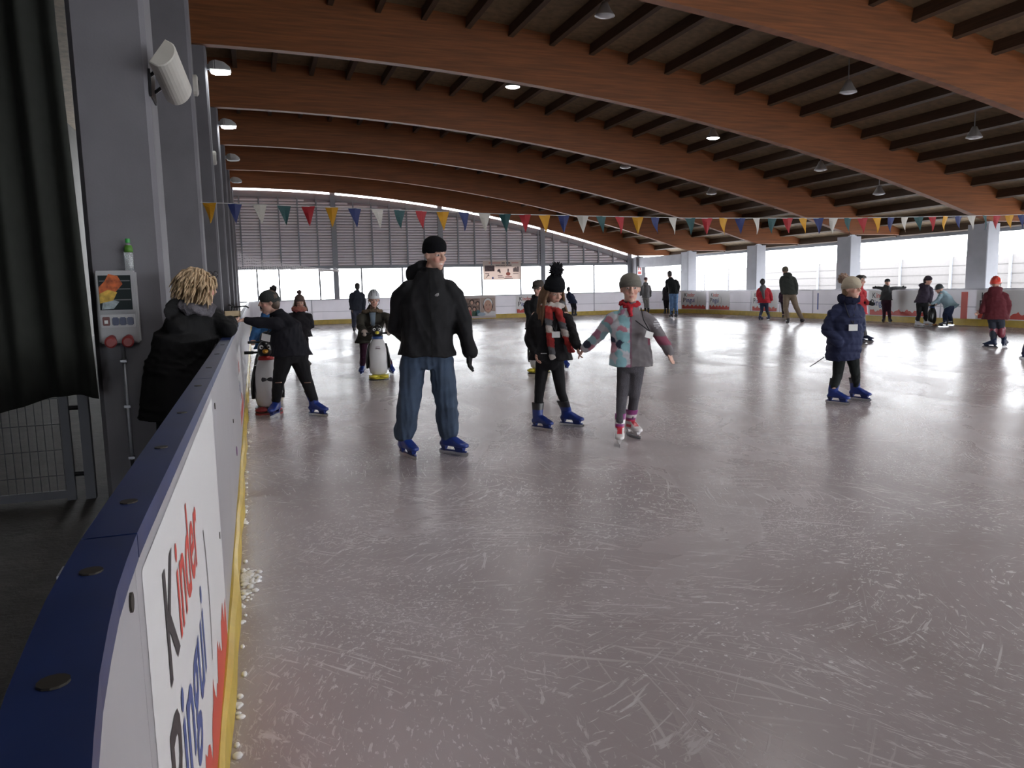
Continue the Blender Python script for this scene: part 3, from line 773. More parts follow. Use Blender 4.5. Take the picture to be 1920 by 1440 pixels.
        if back:
            for i in range(11):
                x = -.075+.015*i; L = back*(1+rg.uniform(-.1, .1))
                p0 = s.H(x, -.085+abs(x)*.35, .0); m.tube([s.H(x, -.1+abs(x)*.4, .05), p0, p0-s.u*L*.6-s.f*.01, p0-s.u*L-s.f*.004], [.02*k, .022*k, .02*k, .006*k], 6)
        return part(name, remesh(m, .008 if s.vox < .01 else .012, 1, name), M_HAIR, col, s.root)
    def locks(s, col, n=520, L=.085, seed=4, low=-.08, cov=.035):
        "short tousled hair: a cap and many tapering locks"
        rg = random.Random(seed); m = MB(); Mh = Matrix((s.r, s.f, s.u)).transposed(); k = s.k
        m.sphere(s.H(0, -.022, .03), (.082*k, .098*k, .1*k), 18, 12, Mh); m.sphere(s.H(0, -.055, -.02), (.072*k, .055*k, .075*k), 16, 10, Mh)
        cnt = 0
        while cnt < n:
            d = V((rg.gauss(0, 1), rg.gauss(0, 1), rg.gauss(0, 1))).normalized(); x, y, z = d.x*.084, d.y*.1-.02, d.z*.105+.025
            if z < low or (y > cov and z < .07) or (abs(x) > .06 and y > .0 and z < .03): continue
            cnt += 1; o = s.r*d.x+s.f*d.y+s.u*d.z; p0 = s.H(x, y, z); tg = (-s.u*.9-s.f*.35+o*.25+V((rg.uniform(-.3, .3), rg.uniform(-.3, .3), 0))).normalized(); l = L*k*rg.uniform(.7, 1.15)
            p1 = p0+(tg*.6+o*.5).normalized()*l*.45; p2 = p1+(tg+o*.1).normalized()*l*.4; p3 = p2+(tg-o*.25).normalized()*l*.3
            m.tube([p0, p1, p2, p3], [.0075*k, .0085*k, .006*k, .0015*k], 5)
        return part('hair', m.mesh('hair', True), M_HAIR, col, s.root)
    def scarf(s, cols, r=.042, ends=(), seed=2, name='scarf', major=(.1, .1)):
        m = MB(); j = s.J; up = (s.hc-j['n']).normalized(); dv = s.ax.cross(up).normalized(); c = j['n']+up*.035
        pts = [c+s.ax*major[0]*math.cos(2*PI*i/18)*s.bulk+dv*major[1]*math.sin(2*PI*i/18)*s.bulk+up*.012*math.sin(3*i) for i in range(19)]
        m.tube(pts, r*s.bulk, 10)
        for pl in ends: m.tube(pl, [r*.95*s.bulk]*(len(pl)-1)+[r*.8*s.bulk], 10)
        me = remesh(m, max(.009, s.vox), 2, name); wrinkle(me, .01, 16, seed)
        C = [np.array(x) for x in cols]
        def fn(co):
            q = np.floor((co[:, 2]*14+co[:, 0]*5+co[:, 1]*3)).astype(int) % len(C); return np.array(C)[q]
        return part(name, me, M_KNIT, fn, s.root)
    def glove(s, q, tip, thumb, col, size=1.1, curl=.5, mitt=False):
        m = MB(); w = s.J['w'+q]; d = (V(tip)-w).normalized()
        if mitt:
            chain(m, [w-d*.03, w+d*.03, w+d*.1], [.036*size, .046*size, .032*size]); t = V(thumb); cone_(m, w+d*.03, w+d*.06+t.normalized()*.055, .02*size, .015*size)
        else:
            s.hand(m, w, tip, thumb, size, 1.25, curl); cone_(m, w-d*.04, w+d*.01, .038*size, .03*size)
        return part('glove', remesh(m, .006 if s.vox < .01 else .01, 1, 'glove'), M_CLOTH, col, s.root)
    def badge(s, p, up, nrm, w=.075, h=.055, cord=True):
        nrm = V(nrm).normalized(); up = V(up); up = (up-nrm*up.dot(nrm)).normalized(); sd = up.cross(nrm); p = V(p); m = MB()
        f = [p+sd*a*w/2+up*b_*h/2 for a, b_ in ((-1, -1), (1, -1), (1, 1), (-1, 1))]; m.loft([f, [x+nrm*.006 for x in f]])
        b = part('name_badge', m.mesh('name_badge'), M_CLOTH, (.72, .72, .72), s.root)
        if cord:
            m = MB(); j = s.J
            for sg in (-1, 1): m.tube([p+up*h/2+nrm*.004, p.lerp(j['n'], .55)+nrm*.02+s.ax*sg*.04, j['n']+s.ax*sg*.075+nrm*.07], .005, 5)
            part('lanyard', m.mesh('lanyard', True), M_CLOTH, (.03, .03, .035), b)
        return b

# ------------------------------------------------------------------ people: base point, heading towards the near end, joints in metres from the base
JOINTS = {
 'man': ((1.367, 6.478), -101.9, {'h': (0.113, -0.044, 1.743), 'n': (0.068, -0.014, 1.588), 'p': (0.02, -0.004, 0.954), 'sA': (-0.144, 0.03, 1.463), 'sB': (0.241, -0.051, 1.454), 'eA': (-0.205, 0.145, 1.139), 'wA': (-0.072, 0.281, 0.996), 'eB': (0.322, -0.068, 1.17), 'wB': (0.369, -0.129, 0.909), 'iA': (-0.096, 0.02, 0.847), 'iB': (0.132, -0.028, 0.839), 'kA': (-0.156, 0.002, 0.464), 'kB': (0.163, -0.065, 0.465), 'aA': (-0.187, 0.083, 0.19), 'aB': (0.189, 0.009, 0.19)}),
 'scarf': ((2.848, 7.271), -111.4, {'h': (0.024, -0.042, 1.395), 'n': (0.008, -0.003, 1.24), 'p': (-0.014, 0.006, 0.79), 'sA': (-0.145, 0.057, 1.162), 'sB': (0.137, -0.054, 1.156), 'eA': (-0.198, 0.099, 0.924), 'wA': (-0.186, -0.035, 0.78), 'eB': (0.154, -0.2, 0.968), 'wB': (0.129, -0.362, 0.868), 'iA': (-0.082, 0.032, 0.682), 'iB': (0.05, -0.02, 0.68), 'kA': (-0.136, 0.01, 0.386), 'kB': (0.072, -0.071, 0.382), 'aA': (-0.161, -0.023, 0.18), 'aB': (0.186, 0.047, 0.18)}),
 'dot': ((3.266, 6.433), -116.9, {'h': (0.025, -0.046, 1.418), 'n': (0.03, -0.015, 1.242), 'p': (0.042, -0.021, 0.811), 'sA': (-0.097, 0.049, 1.17), 'sB': (0.16, -0.081, 1.166), 'eA': (-0.167, 0.219, 0.986), 'wA': (-0.229, 0.419, 0.848), 'eB': (0.252, -0.184, 0.985), 'wB': (0.311, -0.248, 0.839), 'iA': (-0.011, 0.006, 0.711), 'iB': (0.094, -0.048, 0.71), 'kA': (-0.057, -0.027, 0.411), 'kB': (0.063, -0.054, 0.421), 'aA': (-0.143, -0.153, 0.17), 'aB': (0.113, 0.121, 0.17)}),
 'bluecoat': ((6.658, 7.364), -132.1, {'h': (0.005, -0.045, 1.353), 'n': (-0.005, 0.005, 1.203), 'p': (-0.025, 0.022, 0.73), 'sA': (-0.107, 0.069, 1.105), 'sB': (0.137, 0.011, 1.118), 'eA': (-0.202, 0.102, 0.873), 'wA': (-0.205, -0.084, 0.732), 'eB': (0.169, 0.009, 0.901), 'wB': (0.074, -0.067, 0.731), 'iA': (-0.072, 0.025, 0.605), 'iB': (0.072, 0.002, 0.613), 'kA': (-0.072, 0.065, 0.313), 'kB': (0.088, -0.052, 0.348), 'aA': (-0.205, -0.038, 0.18), 'aB': (0.225, 0.081, 0.18)}),
 'blond': ((-0.5, 6.05), -85.3, {'h': (0.135, 0.011, 1.493), 'n': (0.078, 0.006, 1.333), 'p': (-0.059, -0.025, 0.925), 'sA': (-0.044, -0.104, 1.248), 'sB': (0.158, 0.174, 1.259), 'eA': (-0.017, 0.159, 1.018), 'wA': (0.167, 0.315, 1.105), 'eB': (0.305, 0.03, 1.194), 'wB': (0.315, 0.29, 1.235), 'iA': (-0.105, -0.089, 0.849), 'iB': (-0.023, 0.078, 0.842), 'kA': (-0.136, -0.011, 0.516), 'kB': (-0.043, 0.047, 0.519), 'aA': (-0.174, -0.014, 0.182), 'aB': (-0.079, 0.044, 0.159)}),
 'reach': ((0.374, 9.274), -92.3, {'h': (-0.209, -0.012, 1.349), 'n': (-0.107, 0.004, 1.187), 'p': (0.006, -0, 0.762), 'sA': (-0.121, -0.125, 1.106), 'sB': (0.044, 0.148, 1.109), 'eA': (-0.324, -0.144, 1.115), 'wA': (-0.484, -0.124, 1.155), 'eB': (-0.058, 0.202, 0.877), 'wB': (-0.198, 0.128, 0.888), 'iA': (-0.083, -0.047, 0.695), 'iB': (0.082, 0.037, 0.693), 'kA': (-0.156, 0.006, 0.42), 'kB': (0.167, -0.007, 0.402), 'aA': (-0.195, 0.137, 0.18), 'aB': (0.233, -0.072, 0.18)}),
 'behind': ((0.806, 15.258), -93.0, {'h': (0.028, -0.001, 1.249), 'n': (0.01, -0.001, 1.097), 'p': (-0.004, 0, 0.659), 'sA': (-0.151, 0.008, 1.021), 'sB': (0.173, -0.009, 1.011), 'eA': (-0.201, 0.011, 0.829), 'wA': (-0.065, -0.147, 0.76), 'eB': (0.212, -0.011, 0.815), 'wB': (0.042, -0.152, 0.756), 'iA': (-0.067, 0.004, 0.58), 'iB': (0.061, -0.003, 0.575), 'kA': (-0.073, 0.004, 0.303), 'kB': (0.085, -0.005, 0.296), 'aA': (-0.087, 0.051, 0.18), 'aB': (0.086, -0.051, 0.18)}),
 'pusher': ((1.944, 13.28), -98.3, {'h': (-0.026, -0.249, 1.3), 'n': (-0.038, -0.096, 1.127), 'p': (-0.043, 0.259, 0.682), 'sA': (-0.227, -0.068, 1.033), 'sB': (0.189, -0.129, 1.03), 'eA': (-0.279, -0.29, 0.87), 'wA': (-0.244, -0.53, 0.79), 'eB': (0.216, -0.34, 0.87), 'wB': (0.141, -0.59, 0.79), 'iA': (-0.139, 0.273, 0.573), 'iB': (0.043, 0.246, 0.567), 'kA': (-0.201, 0.029, 0.323), 'kB': (0.158, -0.023, 0.319), 'aA': (-0.222, 0.125, 0.18), 'aB': (0.243, -0.044, 0.18)}),
 'farman': ((3.452, 27.936), -97.0, {'h': (0.092, -0.011, 1.597), 'n': (0.065, -0.008, 1.427), 'p': (0.021, -0.003, 0.859), 'sA': (-0.105, 0.013, 1.355), 'sB': (0.248, -0.031, 1.347), 'eA': (-0.154, 0.019, 1.091), 'wA': (-0.141, -0.083, 0.827), 'eB': (0.292, -0.036, 1.08), 'wB': (0.266, -0.134, 0.816), 'iA': (-0.059, 0.007, 0.747), 'iB': (0.109, -0.013, 0.742), 'kA': (-0.076, 0.009, 0.385), 'kB': (0.092, -0.011, 0.38), 'aA': (-0.131, -0.294, 0.18), 'aB': (0.085, -0.071, 0.18)}),
 'cap': ((4.847, 12.484), -111.2, {'h': (-0.177, 0.015, 1.425), 'n': (-0.171, 0.067, 1.242), 'p': (-0.075, 0.136, 0.736), 'sA': (-0.345, 0.134, 1.172), 'sB': (0.017, -0.007, 1.182), 'eA': (-0.317, 0.066, 0.95), 'wA': (-0.412, -0.129, 0.79), 'eB': (0.023, -0.204, 0.95), 'wB': (-0.117, -0.414, 0.79), 'iA': (-0.129, 0.158, 0.615), 'iB': (0.028, 0.096, 0.612), 'kA': (-0.1, 0.039, 0.321), 'kB': (0.109, -0.042, 0.317), 'aA': (-0.066, 0.038, 0.18), 'aB': (0.295, 0.03, 0.18)}),
 'navy': ((14.874, 34.865), -113.1, {'h': (-0.226, 0.096, 1.296), 'n': (-0.18, 0.077, 1.139), 'p': (-0.041, 0.017, 0.721), 'sA': (-0.277, 0.118, 1.09), 'sB': (-0.085, 0.036, 1.059), 'eA': (-0.278, 0.119, 0.934), 'wA': (-0.232, 0.099, 0.803), 'eB': (0.009, -0.004, 0.901), 'wB': (-0.016, 0.007, 0.798), 'iA': (-0.09, 0.038, 0.644), 'iB': (0.03, -0.013, 0.641), 'kA': (-0.044, 0.019, 0.408), 'kB': (0.076, -0.032, 0.406), 'aA': (-0.313, -0.602, 0.17), 'aB': (0.056, -0.068, 0.17)}),
 'greykid': ((18.67, 34.45), -118.5, {'h': (-0.046, 0.025, 1.684), 'n': (-0.046, 0.025, 1.473), 'p': (-0.046, 0.025, 0.864), 'sA': (-0.185, 0.1, 1.397), 'sB': (0.092, -0.05, 1.39), 'eA': (-0.254, 0.138, 1.16), 'wA': (-0.278, 0.151, 0.949), 'eB': (0.161, -0.087, 1.124), 'wB': (0.162, -0.088, 0.886), 'iA': (-0.116, 0.063, 0.759), 'iB': (0.023, -0.012, 0.756), 'kA': (-0.069, 0.038, 0.492), 'kB': (0.046, -0.025, 0.49), 'aA': (-0.051, 0.072, 0.17), 'aB': (0.051, -0.072, 0.17)}),
 'jeans': ((17.172, 29.257), -120.4, {'h': (-0.181, 0.106, 1.879), 'n': (-0.122, 0.072, 1.696), 'p': (-0.023, 0.014, 1.102), 'sA': (-0.258, 0.151, 1.609), 'sB': (0.071, -0.042, 1.577), 'eA': (-0.207, 0.237, 1.358), 'wA': (-0.137, 0.312, 1.174), 'eB': (0.15, -0.088, 1.326), 'wB': (0.112, -0.066, 1.099), 'iA': (-0.1, 0.059, 1.013), 'iB': (0.054, -0.032, 1.009), 'kA': (-0.099, 0.058, 0.624), 'kB': (0.056, -0.033, 0.621), 'aA': (-0.078, 0.09, 0.18), 'aB': (0.062, -0.072, 0.18)}),
 'darkkid': ((19.109, 33.316), -119.8, {'h': (0.04, -0.023, 1.501), 'n': (0.018, -0.011, 1.347), 'p': (-0.002, 0.001, 0.779), 'sA': (-0.092, 0.053, 1.272), 'sB': (0.151, -0.087, 1.266), 'eA': (-0.114, 0.065, 1.014), 'wA': (-0.091, 0.052, 0.781), 'eB': (0.174, -0.1, 1.008), 'wB': (0.153, -0.088, 0.776), 'iA': (-0.068, 0.039, 0.703), 'iB': (0.065, -0.037, 0.7), 'kA': (-0.045, 0.026, 0.391), 'kB': (0.065, -0.038, 0.389), 'aA': (-0.034, 0.043, 0.17), 'aB': (0.052, -0.064, 0.17)}),
 'redgirl': ((18.636, 25.027), -126.7, {'h': (-0.068, 0.051, 1.451), 'n': (-0.05, 0.037, 1.268), 'p': (-0.011, 0.008, 0.758), 'sA': (-0.174, 0.129, 1.189), 'sB': (0.092, -0.068, 1.183), 'eA': (-0.202, 0.15, 0.945), 'wA': (-0.152, 0.113, 0.74), 'eB': (0.173, -0.129, 0.957), 'wB': (0.207, -0.154, 0.774), 'iA': (-0.072, 0.054, 0.636), 'iB': (0.053, -0.04, 0.634), 'kA': (-0.084, 0.062, 0.35), 'kB': (0.073, -0.054, 0.348), 'aA': (-0.369, -0.238, 0.18), 'aB': (0.109, -0.115, 0.18)}),
 'tall': ((17.684, 22.072), -128.7, {'h': (-0.274, 0.22, 1.817), 'n': (-0.231, 0.185, 1.651), 'p': (-0.154, 0.123, 1.066), 'sA': (-0.338, 0.271, 1.582), 'sB': (-0.068, 0.054, 1.555), 'eA': (-0.347, 0.278, 1.327), 'wA': (-0.316, 0.254, 1.088), 'eB': (0.004, -0.003, 1.299), 'wB': (0.008, -0.007, 1.044), 'iA': (-0.22, 0.176, 0.976), 'iB': (-0.071, 0.057, 0.973), 'kA': (-0.239, 0.192, 0.518), 'kB': (0.03, -0.024, 0.569), 'aA': (-0.384, -0.124, 0.18), 'aB': (0.391, 0.126, 0.18)}),
 'purplekid': ((20.165, 25.822), -128.0, {'h': (-0.051, 0.04, 1.179), 'n': (-0.049, 0.038, 1.052), 'p': (-0.027, 0.021, 0.69), 'sA': (-0.112, 0.087, 1.011), 'sB': (0.031, -0.024, 1.008), 'eA': (-0.141, 0.11, 0.842), 'wA': (-0.122, 0.096, 0.692), 'eB': (0.05, -0.039, 0.838), 'wB': (0.052, -0.041, 0.689), 'iA': (-0.057, 0.045, 0.606), 'iB': (0.022, -0.017, 0.604), 'kA': (-0.037, 0.029, 0.328), 'kB': (0.027, -0.021, 0.328), 'aA': (-0.326, -0.353, 0.17), 'aB': (0.028, -0.031, 0.17)}),
 'redman': ((13.309, 14.29), -133.0, {'h': (-0.041, 0.039, 1.426), 'n': (-0.054, 0.05, 1.256), 'p': (-0.058, 0.054, 0.716), 'sA': (-0.143, 0.133, 1.184), 'sB': (0.013, -0.013, 1.181), 'eA': (-0.138, 0.129, 0.988), 'wA': (-0.11, 0.102, 0.815), 'eB': (0.017, -0.016, 1.022), 'wB': (0.008, -0.144, 0.926), 'iA': (-0.089, 0.083, 0.63), 'iB': (-0.006, 0.006, 0.63), 'kA': (-0.082, 0.076, 0.334), 'kB': (0.025, -0.023, 0.334), 'aA': (-0.186, -0.07, 0.18), 'aB': (0.297, 0.202, 0.18)}),
 'lean': ((20.345, 20.717), -134.5, {'h': (-0.009, 0.009, 1.341), 'n': (-0.017, 0.017, 1.198), 'p': (-0.031, 0.03, 0.804), 'sA': (-0.109, 0.107, 1.147), 'sB': (0.076, -0.075, 1.142), 'eA': (-0.086, 0.225, 1.165), 'wA': (-0.053, 0.402, 1.175), 'eB': (0.25, -0.106, 1.156), 'wB': (0.471, -0.112, 1.16), 'iA': (-0.075, 0.073, 0.715), 'iB': (0.03, -0.029, 0.713), 'kA': (-0.055, 0.054, 0.39), 'kB': (0.049, -0.049, 0.389), 'aA': (-0.315, -0.207, 0.17), 'aB': (-0.19, -0.332, 0.17)}),
 'darkwoman': ((19.126, 18.098), -136.6, {'h': (0.042, -0.117, 1.39), 'n': (0.054, -0.057, 1.232), 'p': (-0.012, 0.012, 0.787), 'sA': (-0.023, 0.024, 1.187), 'sB': (0.124, -0.131, 1.167), 'eA': (-0.056, 0.059, 0.98), 'wA': (-0.017, -0.128, 0.805), 'eB': (0.148, -0.157, 0.976), 'wB': (0.061, -0.21, 0.771), 'iA': (-0.058, 0.061, 0.692), 'iB': (0.049, -0.052, 0.69), 'kA': (-0.06, 0.063, 0.403), 'kB': (0.057, -0.061, 0.402), 'aA': (-0.295, -0.124, 0.18), 'aB': (0.3, 0.127, 0.18)}),
 'bluekid': ((20.082, 18.034), -138.1, {'h': (-0.199, 0.191, 1.123), 'n': (-0.123, 0.137, 0.992), 'p': (0.03, -0.033, 0.617), 'sA': (-0.239, 0.087, 0.962), 'sB': (0.015, 0.163, 0.94), 'eA': (-0.372, 0.066, 0.79), 'wA': (-0.534, 0.144, 0.665), 'eB': (-0.092, 0.206, 0.77), 'wB': (-0.204, 0.234, 0.665), 'iA': (-0.052, -0.016, 0.538), 'iB': (0.079, -0.013, 0.534), 'kA': (-0.057, 0.063, 0.325), 'kB': (0.019, -0.021, 0.325), 'aA': (-0.492, -0.351, 0.18), 'aB': (0.281, 0.157, 0.18)}),
 'redhelmet': ((14.525, 11.794), -140.9, {'h': (-0.07, 0.086, 1.324), 'n': (-0.065, 0.08, 1.161), 'p': (-0.051, 0.063, 0.725), 'sA': (-0.151, 0.186, 1.109), 'sB': (0.024, -0.03, 1.105), 'eA': (-0.189, 0.201, 0.88), 'wA': (-0.273, 0.21, 0.761), 'eB': (0.078, -0.096, 0.876), 'wB': (0.072, -0.089, 0.692), 'iA': (-0.089, 0.109, 0.604), 'iB': (-0.001, 0.001, 0.604), 'kA': (-0.069, 0.085, 0.329), 'kB': (0.025, -0.031, 0.331), 'aA': (-0.197, -0.03, 0.18), 'aB': (0.192, 0.036, 0.18)}),
 'edge': ((13.042, 9.959), -142.6, {'h': (0.096, -0.125, 1.425), 'n': (0.092, -0.12, 1.259), 'p': (0.084, -0.11, 0.776), 'sA': (0, -0, 1.197), 'sB': (0.196, -0.256, 1.192), 'eA': (-0.002, 0.002, 0.963), 'wA': (0.033, -0.043, 0.757), 'eB': (0.24, -0.314, 0.961), 'wB': (0.257, -0.336, 0.73), 'iA': (0.045, -0.059, 0.663), 'iB': (0.13, -0.17, 0.664), 'kA': (-0.002, 0.002, 0.351), 'kB': (0.13, -0.171, 0.356), 'aA': (-0.141, -0.03, 0.18), 'aB': (0.272, -0.05, 0.18)}),
 'hidden': ((0.082, 11.944), -90.4, {'h': (0.094, -0.001, 1.212), 'n': (0.088, -0.001, 1.102), 'p': (0.08, 0.149, 0.665), 'sA': (-0.02, -0.02, 1.059), 'sB': (0.235, -0.022, 1.05), 'eA': (-0.082, -0.264, 0.9), 'wA': (-0.127, -0.514, 0.8), 'eB': (0.278, -0.214, 0.9), 'wB': (0.243, -0.444, 0.8), 'iA': (0.013, 0.12, 0.574), 'iB': (0.15, 0.119, 0.568), 'kA': (-0.036, 0, 0.291), 'kB': (0.1, -0.001, 0.283), 'aA': (-0.069, -0.03, 0.18), 'aB': (0.069, 0.031, 0.18)}),
}

# ------------------------------------------------------------------ people in the rink
def P_(key, label, face=(0, 0, 0), hs=1.0, bulk=1.0, vox=.012, z=0, **kw):
    hs *= 1.1
    base, h0, J = JOINTS[key]
    if z: J = {k: (v[0], v[1], v[2]-z) for k, v in J.items()}
    p = Person(label, (*base, z), J, None, (h0+face[0], face[1], face[2]), hs, bulk, vox, **kw); p.h0 = h0
    t = math.radians(h0); p.toward = V((math.cos(t), math.sin(t), 0)); p.side = V((-math.sin(t), math.cos(t), 0)); return p
BLACK = (.012, .012, .014); BLUESK = (.012, .035, .22)
UP = V((0, 0, 1))
def both_skates(p, a, b, col=BLUESK, size=1.0, kind='rental', cuff=(.015, .015, .018)):
    p.skate('A', p.h0+a, col, kind, size, cuff); p.skate('B', p.h0+b, col, kind, size, cuff)
def below(p, q, dz, fw=0, sd=0): return p.J[q]+V((0, 0, -dz))+p.toward*fw+p.side*sd

# man in black jacket and jeans
p = P_('man', 'smiling man in black hooded jacket, blue jeans, black beanie and blue rental skates', (38, 12, 4), 1.0, 1.06, .0075)
p.body(smile=True)
hem = below(p, 'p', .07)
def man_col(co):
    c = np.tile(np.array((.0125, .0125, .0145)), (len(co), 1)); x = (co @ np.array(p.side)); c[np.abs(x-.06) < .006] = (.006, .006, .006); return c
p.jacket(man_col, .05, hem, .012, (.098, .08, .066), 1.08, hood=1.12, wr=.016, wrf=5, dk=1.05)
p.trousers((.038, .062, .108), (.113, .096, .092), M_DENIM, .011, 'jeans', .03)
p.beanie((.008, .008, .01), .128, None, brim=False, low=.008, fat=1.03, tilt=.2)
p.glove('B', below(p, 'wB', .2, .02, -.02), p.toward*.8-p.side*.3, BLACK, 1.08, .7)
p.glove('A', p.J['wA']+p.side*.15-UP*.05, UP, BLACK, 1.05, .7)
both_skates(p, 28, 48, size=1.08, cuff=(.01, .02, .12))
m = MB()
c0 = p.J['sB'].lerp(p.J['c'], .48)-p.side*.015+p.toward*.168
for k_ in range(3):
    r_ = .016+.009*k_; m.tube([c0+p.side*(-r_*math.cos(a))+UP*(r_*math.sin(a)*.75) for a in [PI/2*i/6 for i in range(7)]], .0028, 5)
part('jacket_logo', m.mesh('jacket_logo', True), M_CLOTH, (.6, .6, .6), p.root)

# girl with long hair and chequered scarf
p = P_('scarf', 'girl in black jacket and tall black pompom hat with long chequered scarf, looking down', (30, 22, 0), .93, .88, .0085)
p.body(hands=[('B', below(p, 'wB', .13, .02, .03), p.toward, .6), ('A', below(p, 'wA', .1, .08, .03), p.toward, .8)])
def scarfcoat(co):
    c = np.tile(np.array((.014, .013, .015)), (len(co), 1)); return c
p.jacket(scarfcoat, .045, below(p, 'p', .08), .02, (.085, .07, .058), 1.1, wr=.01, hood=1.0)
p.trousers((.01, .01, .012), (.088, .06, .048), wr=.003)
p.hair((.16, .09, .05), long=.24, back=.2, spread=1.6, front=False)
b = p.beanie((.013, .014, .017), .165, (.012, .012, .015), .08, low=.028, fat=1.14, tilt=.2, pom_off=(0, -.02, -.02))
j = p.J; fwd = p.toward
p.scarf([(.42, .05, .045), (.55, .5, .47), (.10, .10, .11), (.30, .04, .04)], .05,
        [[j['n']+fwd*.1-p.side*.03, j['c']+fwd*.17-p.side*.02, j['c'].lerp(j['p'], .6)+fwd*.19+p.side*.005, j['p']+fwd*.185+p.side*.03-UP*.06],
         [j['n']+fwd*.1+p.side*.06, j['c']+fwd*.16+p.side*.12, j['c'].lerp(j['p'], .5)+fwd*.17+p.side*.17, j['p']+fwd*.15+p.side*.22]], major=(.11, .105))
p.badge(j['c']+fwd*.225+p.side*.05-UP*.07, UP, fwd, .08, .06)
both_skates(p, 48, 58, size=.98)
m = MB(); m.tube([j['p']+fwd*.155-p.side*.09, j['p']+fwd*.165-p.side*.03], .004, 6); part('pocket_zip', m.mesh('pocket_zip'), M_PLAST, (.5, .5, .5), p.root)

# girl in the dotted jacket
p = P_('dot', 'girl in white jacket with coloured dots and one grey sleeve, grey leggings, white skates', (6, 4, 0), 1.0, .84, .007)
j = p.J; fwd = p.toward
p.body(hands=[('A', below(p, 'wA', .10, -.02, -.09), p.toward, .5), ('B', below(p, 'wB', .14, .02, .04), p.toward*.8-p.side*.5, .35)])
dots = []; rg = random.Random(11); D = [(.55, .24, .31), (.30, .54, .60), (.05, .06, .10), (.60, .34, .42), (.40, .62, .68), (.42, .2, .3), (.3, .54, .6)]
ctr = np.array(j['c'])
for k_ in range(270):
    dots.append((V((rg.uniform(-.6, .4), rg.uniform(-.35, .35), rg.uniform(.55, 1.3))), rg.uniform(.034, .052), D[rg.randrange(len(D))]))
sd_, fw_ = np.array(p.side), np.array(p.toward)
def dotcol(co):
    c = np.tile(np.array((.62, .62, .68)), (len(co), 1)); x = co @ sd_; y = co @ fw_
    for o, r_, col in dots:
        q = (np.array(o) @ sd_, o.z); dd = np.hypot(co[:, 0] @ np.array([0]) if False else x-(o.x), co[:, 2]-o.z); lay = np.sign(y) == (1 if o.y > 0 else -1)
        c[(dd < r_) & lay] = col
    grey = x > .045+.0*co[:, 2]
    c[grey] = (.17, .155, .165)
    c[(x > .2) & (co[:, 2] < .98) & (co[:, 2] > .90)] = (.24, .07, .11)
    c[(np.abs(x-.045) < .007)] = (.2, .1, .14)
    sl = (np.hypot(x-.285, co[:, 2]-1.09) < .035) & (np.sin(co[:, 2]*300) > 0); c[sl] = (.5, .5, .52)
    return c
p.jacket(dotcol, .045, below(p, 'p', .11), .008, (.085, .072, .062), 1.08, wr=.008, label='jacket with white dotted front and grey side')
p.scarf([(.48, .03, .04), (.52, .04, .06), (.42, .03, .04)], .034, [[j['n']+fwd*.09, j['n']+fwd*.14-UP*.07+p.side*.02]], name='red_collar', major=(.088, .09))
p.trousers((.105, .10, .115), (.09, .062, .052), M_KNIT, .003, 'leggings', .03)
p.beanie((.19, .18, .155), .118, None, brim=True, low=.016, fat=1.05, tilt=.18)
p.badge(j['p']+fwd*.2+p.side*.16+UP*.19, UP*1+p.side*.35, fwd+p.side*.5, .075, .06)
both_skates(p, 0, 28, (.7, .7, .7), .95, 'white')

# girl in the blue quilted coat
p = P_('bluecoat', 'girl in long navy quilted coat with beige pompom hat, badge and blue skates', (50, 2, 0), .95, .92, .009)
j = p.J; fwd = (p.toward+p.side*1.3).normalized()
p.body()
hem = below(p, 'p', .21, 0, -.015)
p.jacket((.022, .027, .066), .045, hem, -.012, (.095, .082, .066), .98, wr=0, name='quilted_coat', extra=None, dk=1.15)
cme = p.root.children[-1].data
co = coords(cme); nn = normals(cme)
q = np.abs(np.sin((co[:, 2]+.02*np.sin(co[:, 0]*9+co[:, 1]*7))*PI/.085)); disp = .014*np.sqrt(q)-.006
cme.vertices.foreach_set('co', (co+nn*disp[:, None]).ravel()); cme.update()
wrinkle(cme, .006, 13, 8)
p.scarf([(.016, .018, .04)], .052, name='fur_collar', major=(.095, .095))
p.trousers((.01, .013, .013), (.088, .064, .05), wr=.004)
p.beanie((.46, .40, .31), .125, (.34, .24, .19), .06, low=.012, fat=1.06, tilt=.1, pom_off=(0, -.115, -.07))
p.hair((.22, .13, .07), long=0, front=False)
p.badge(j['c']+p.side*.075+p.toward*.19-UP*.10, UP, p.toward+p.side*.4, .1, .075)
m = MB(); m.tube([hem-p.side*.2+UP*.02, hem-p.side*.3-UP*.06, hem-p.side*.36-UP*.1], .006, 6); part('drawstring', m.mesh('drawstring', True), M_CLOTH, (.05, .05, .06), p.root)
both_skates(p, 62, 58, size=1.0)

# blond woman leaning on the rail
p = P_('blond', 'woman with short blond hair in black coat leaning on the blue rail', (118, 2, 0), 1.0, 1.08, .009, z=-.115)
j = p.J
p.body(hands=[('B', j['wB']-p.toward*.14+p.side*.02+UP*.03, p.side, -.1)])
p.jacket((.008, .008, .009), .05, below(p, 'p', .36, 0, -.02), .045, (.1, .07, .052), 1.1, wr=.009, name='coat', mt=M_CLOTH, hood=1.0)
p.trousers((.012, .012, .015), (.11, .085, .075))
p.locks((.50, .36, .22))
p.scarf([(.16, .15, .17), (.10, .095, .11)], .045)
m = MB()
for sg in (-1, 1):
    m.tube([p.H(sg*.088, .0, .075), p.H(sg*.086, .07, .09), p.H(sg*.06, .095, .095)], .003, 5); m.tube([p.H(sg*.033+.027*math.cos(a), .098, .097+.02*math.sin(a)) for a in [2*PI*i/14 for i in range(15)]], .003, 5)
m.tube([p.H(-.008, .1, .098), p.H(.008, .1, .098)], .003, 5)
part('glasses', m.mesh('glasses', True), M_PLAST, (.02, .015, .015), p.root)
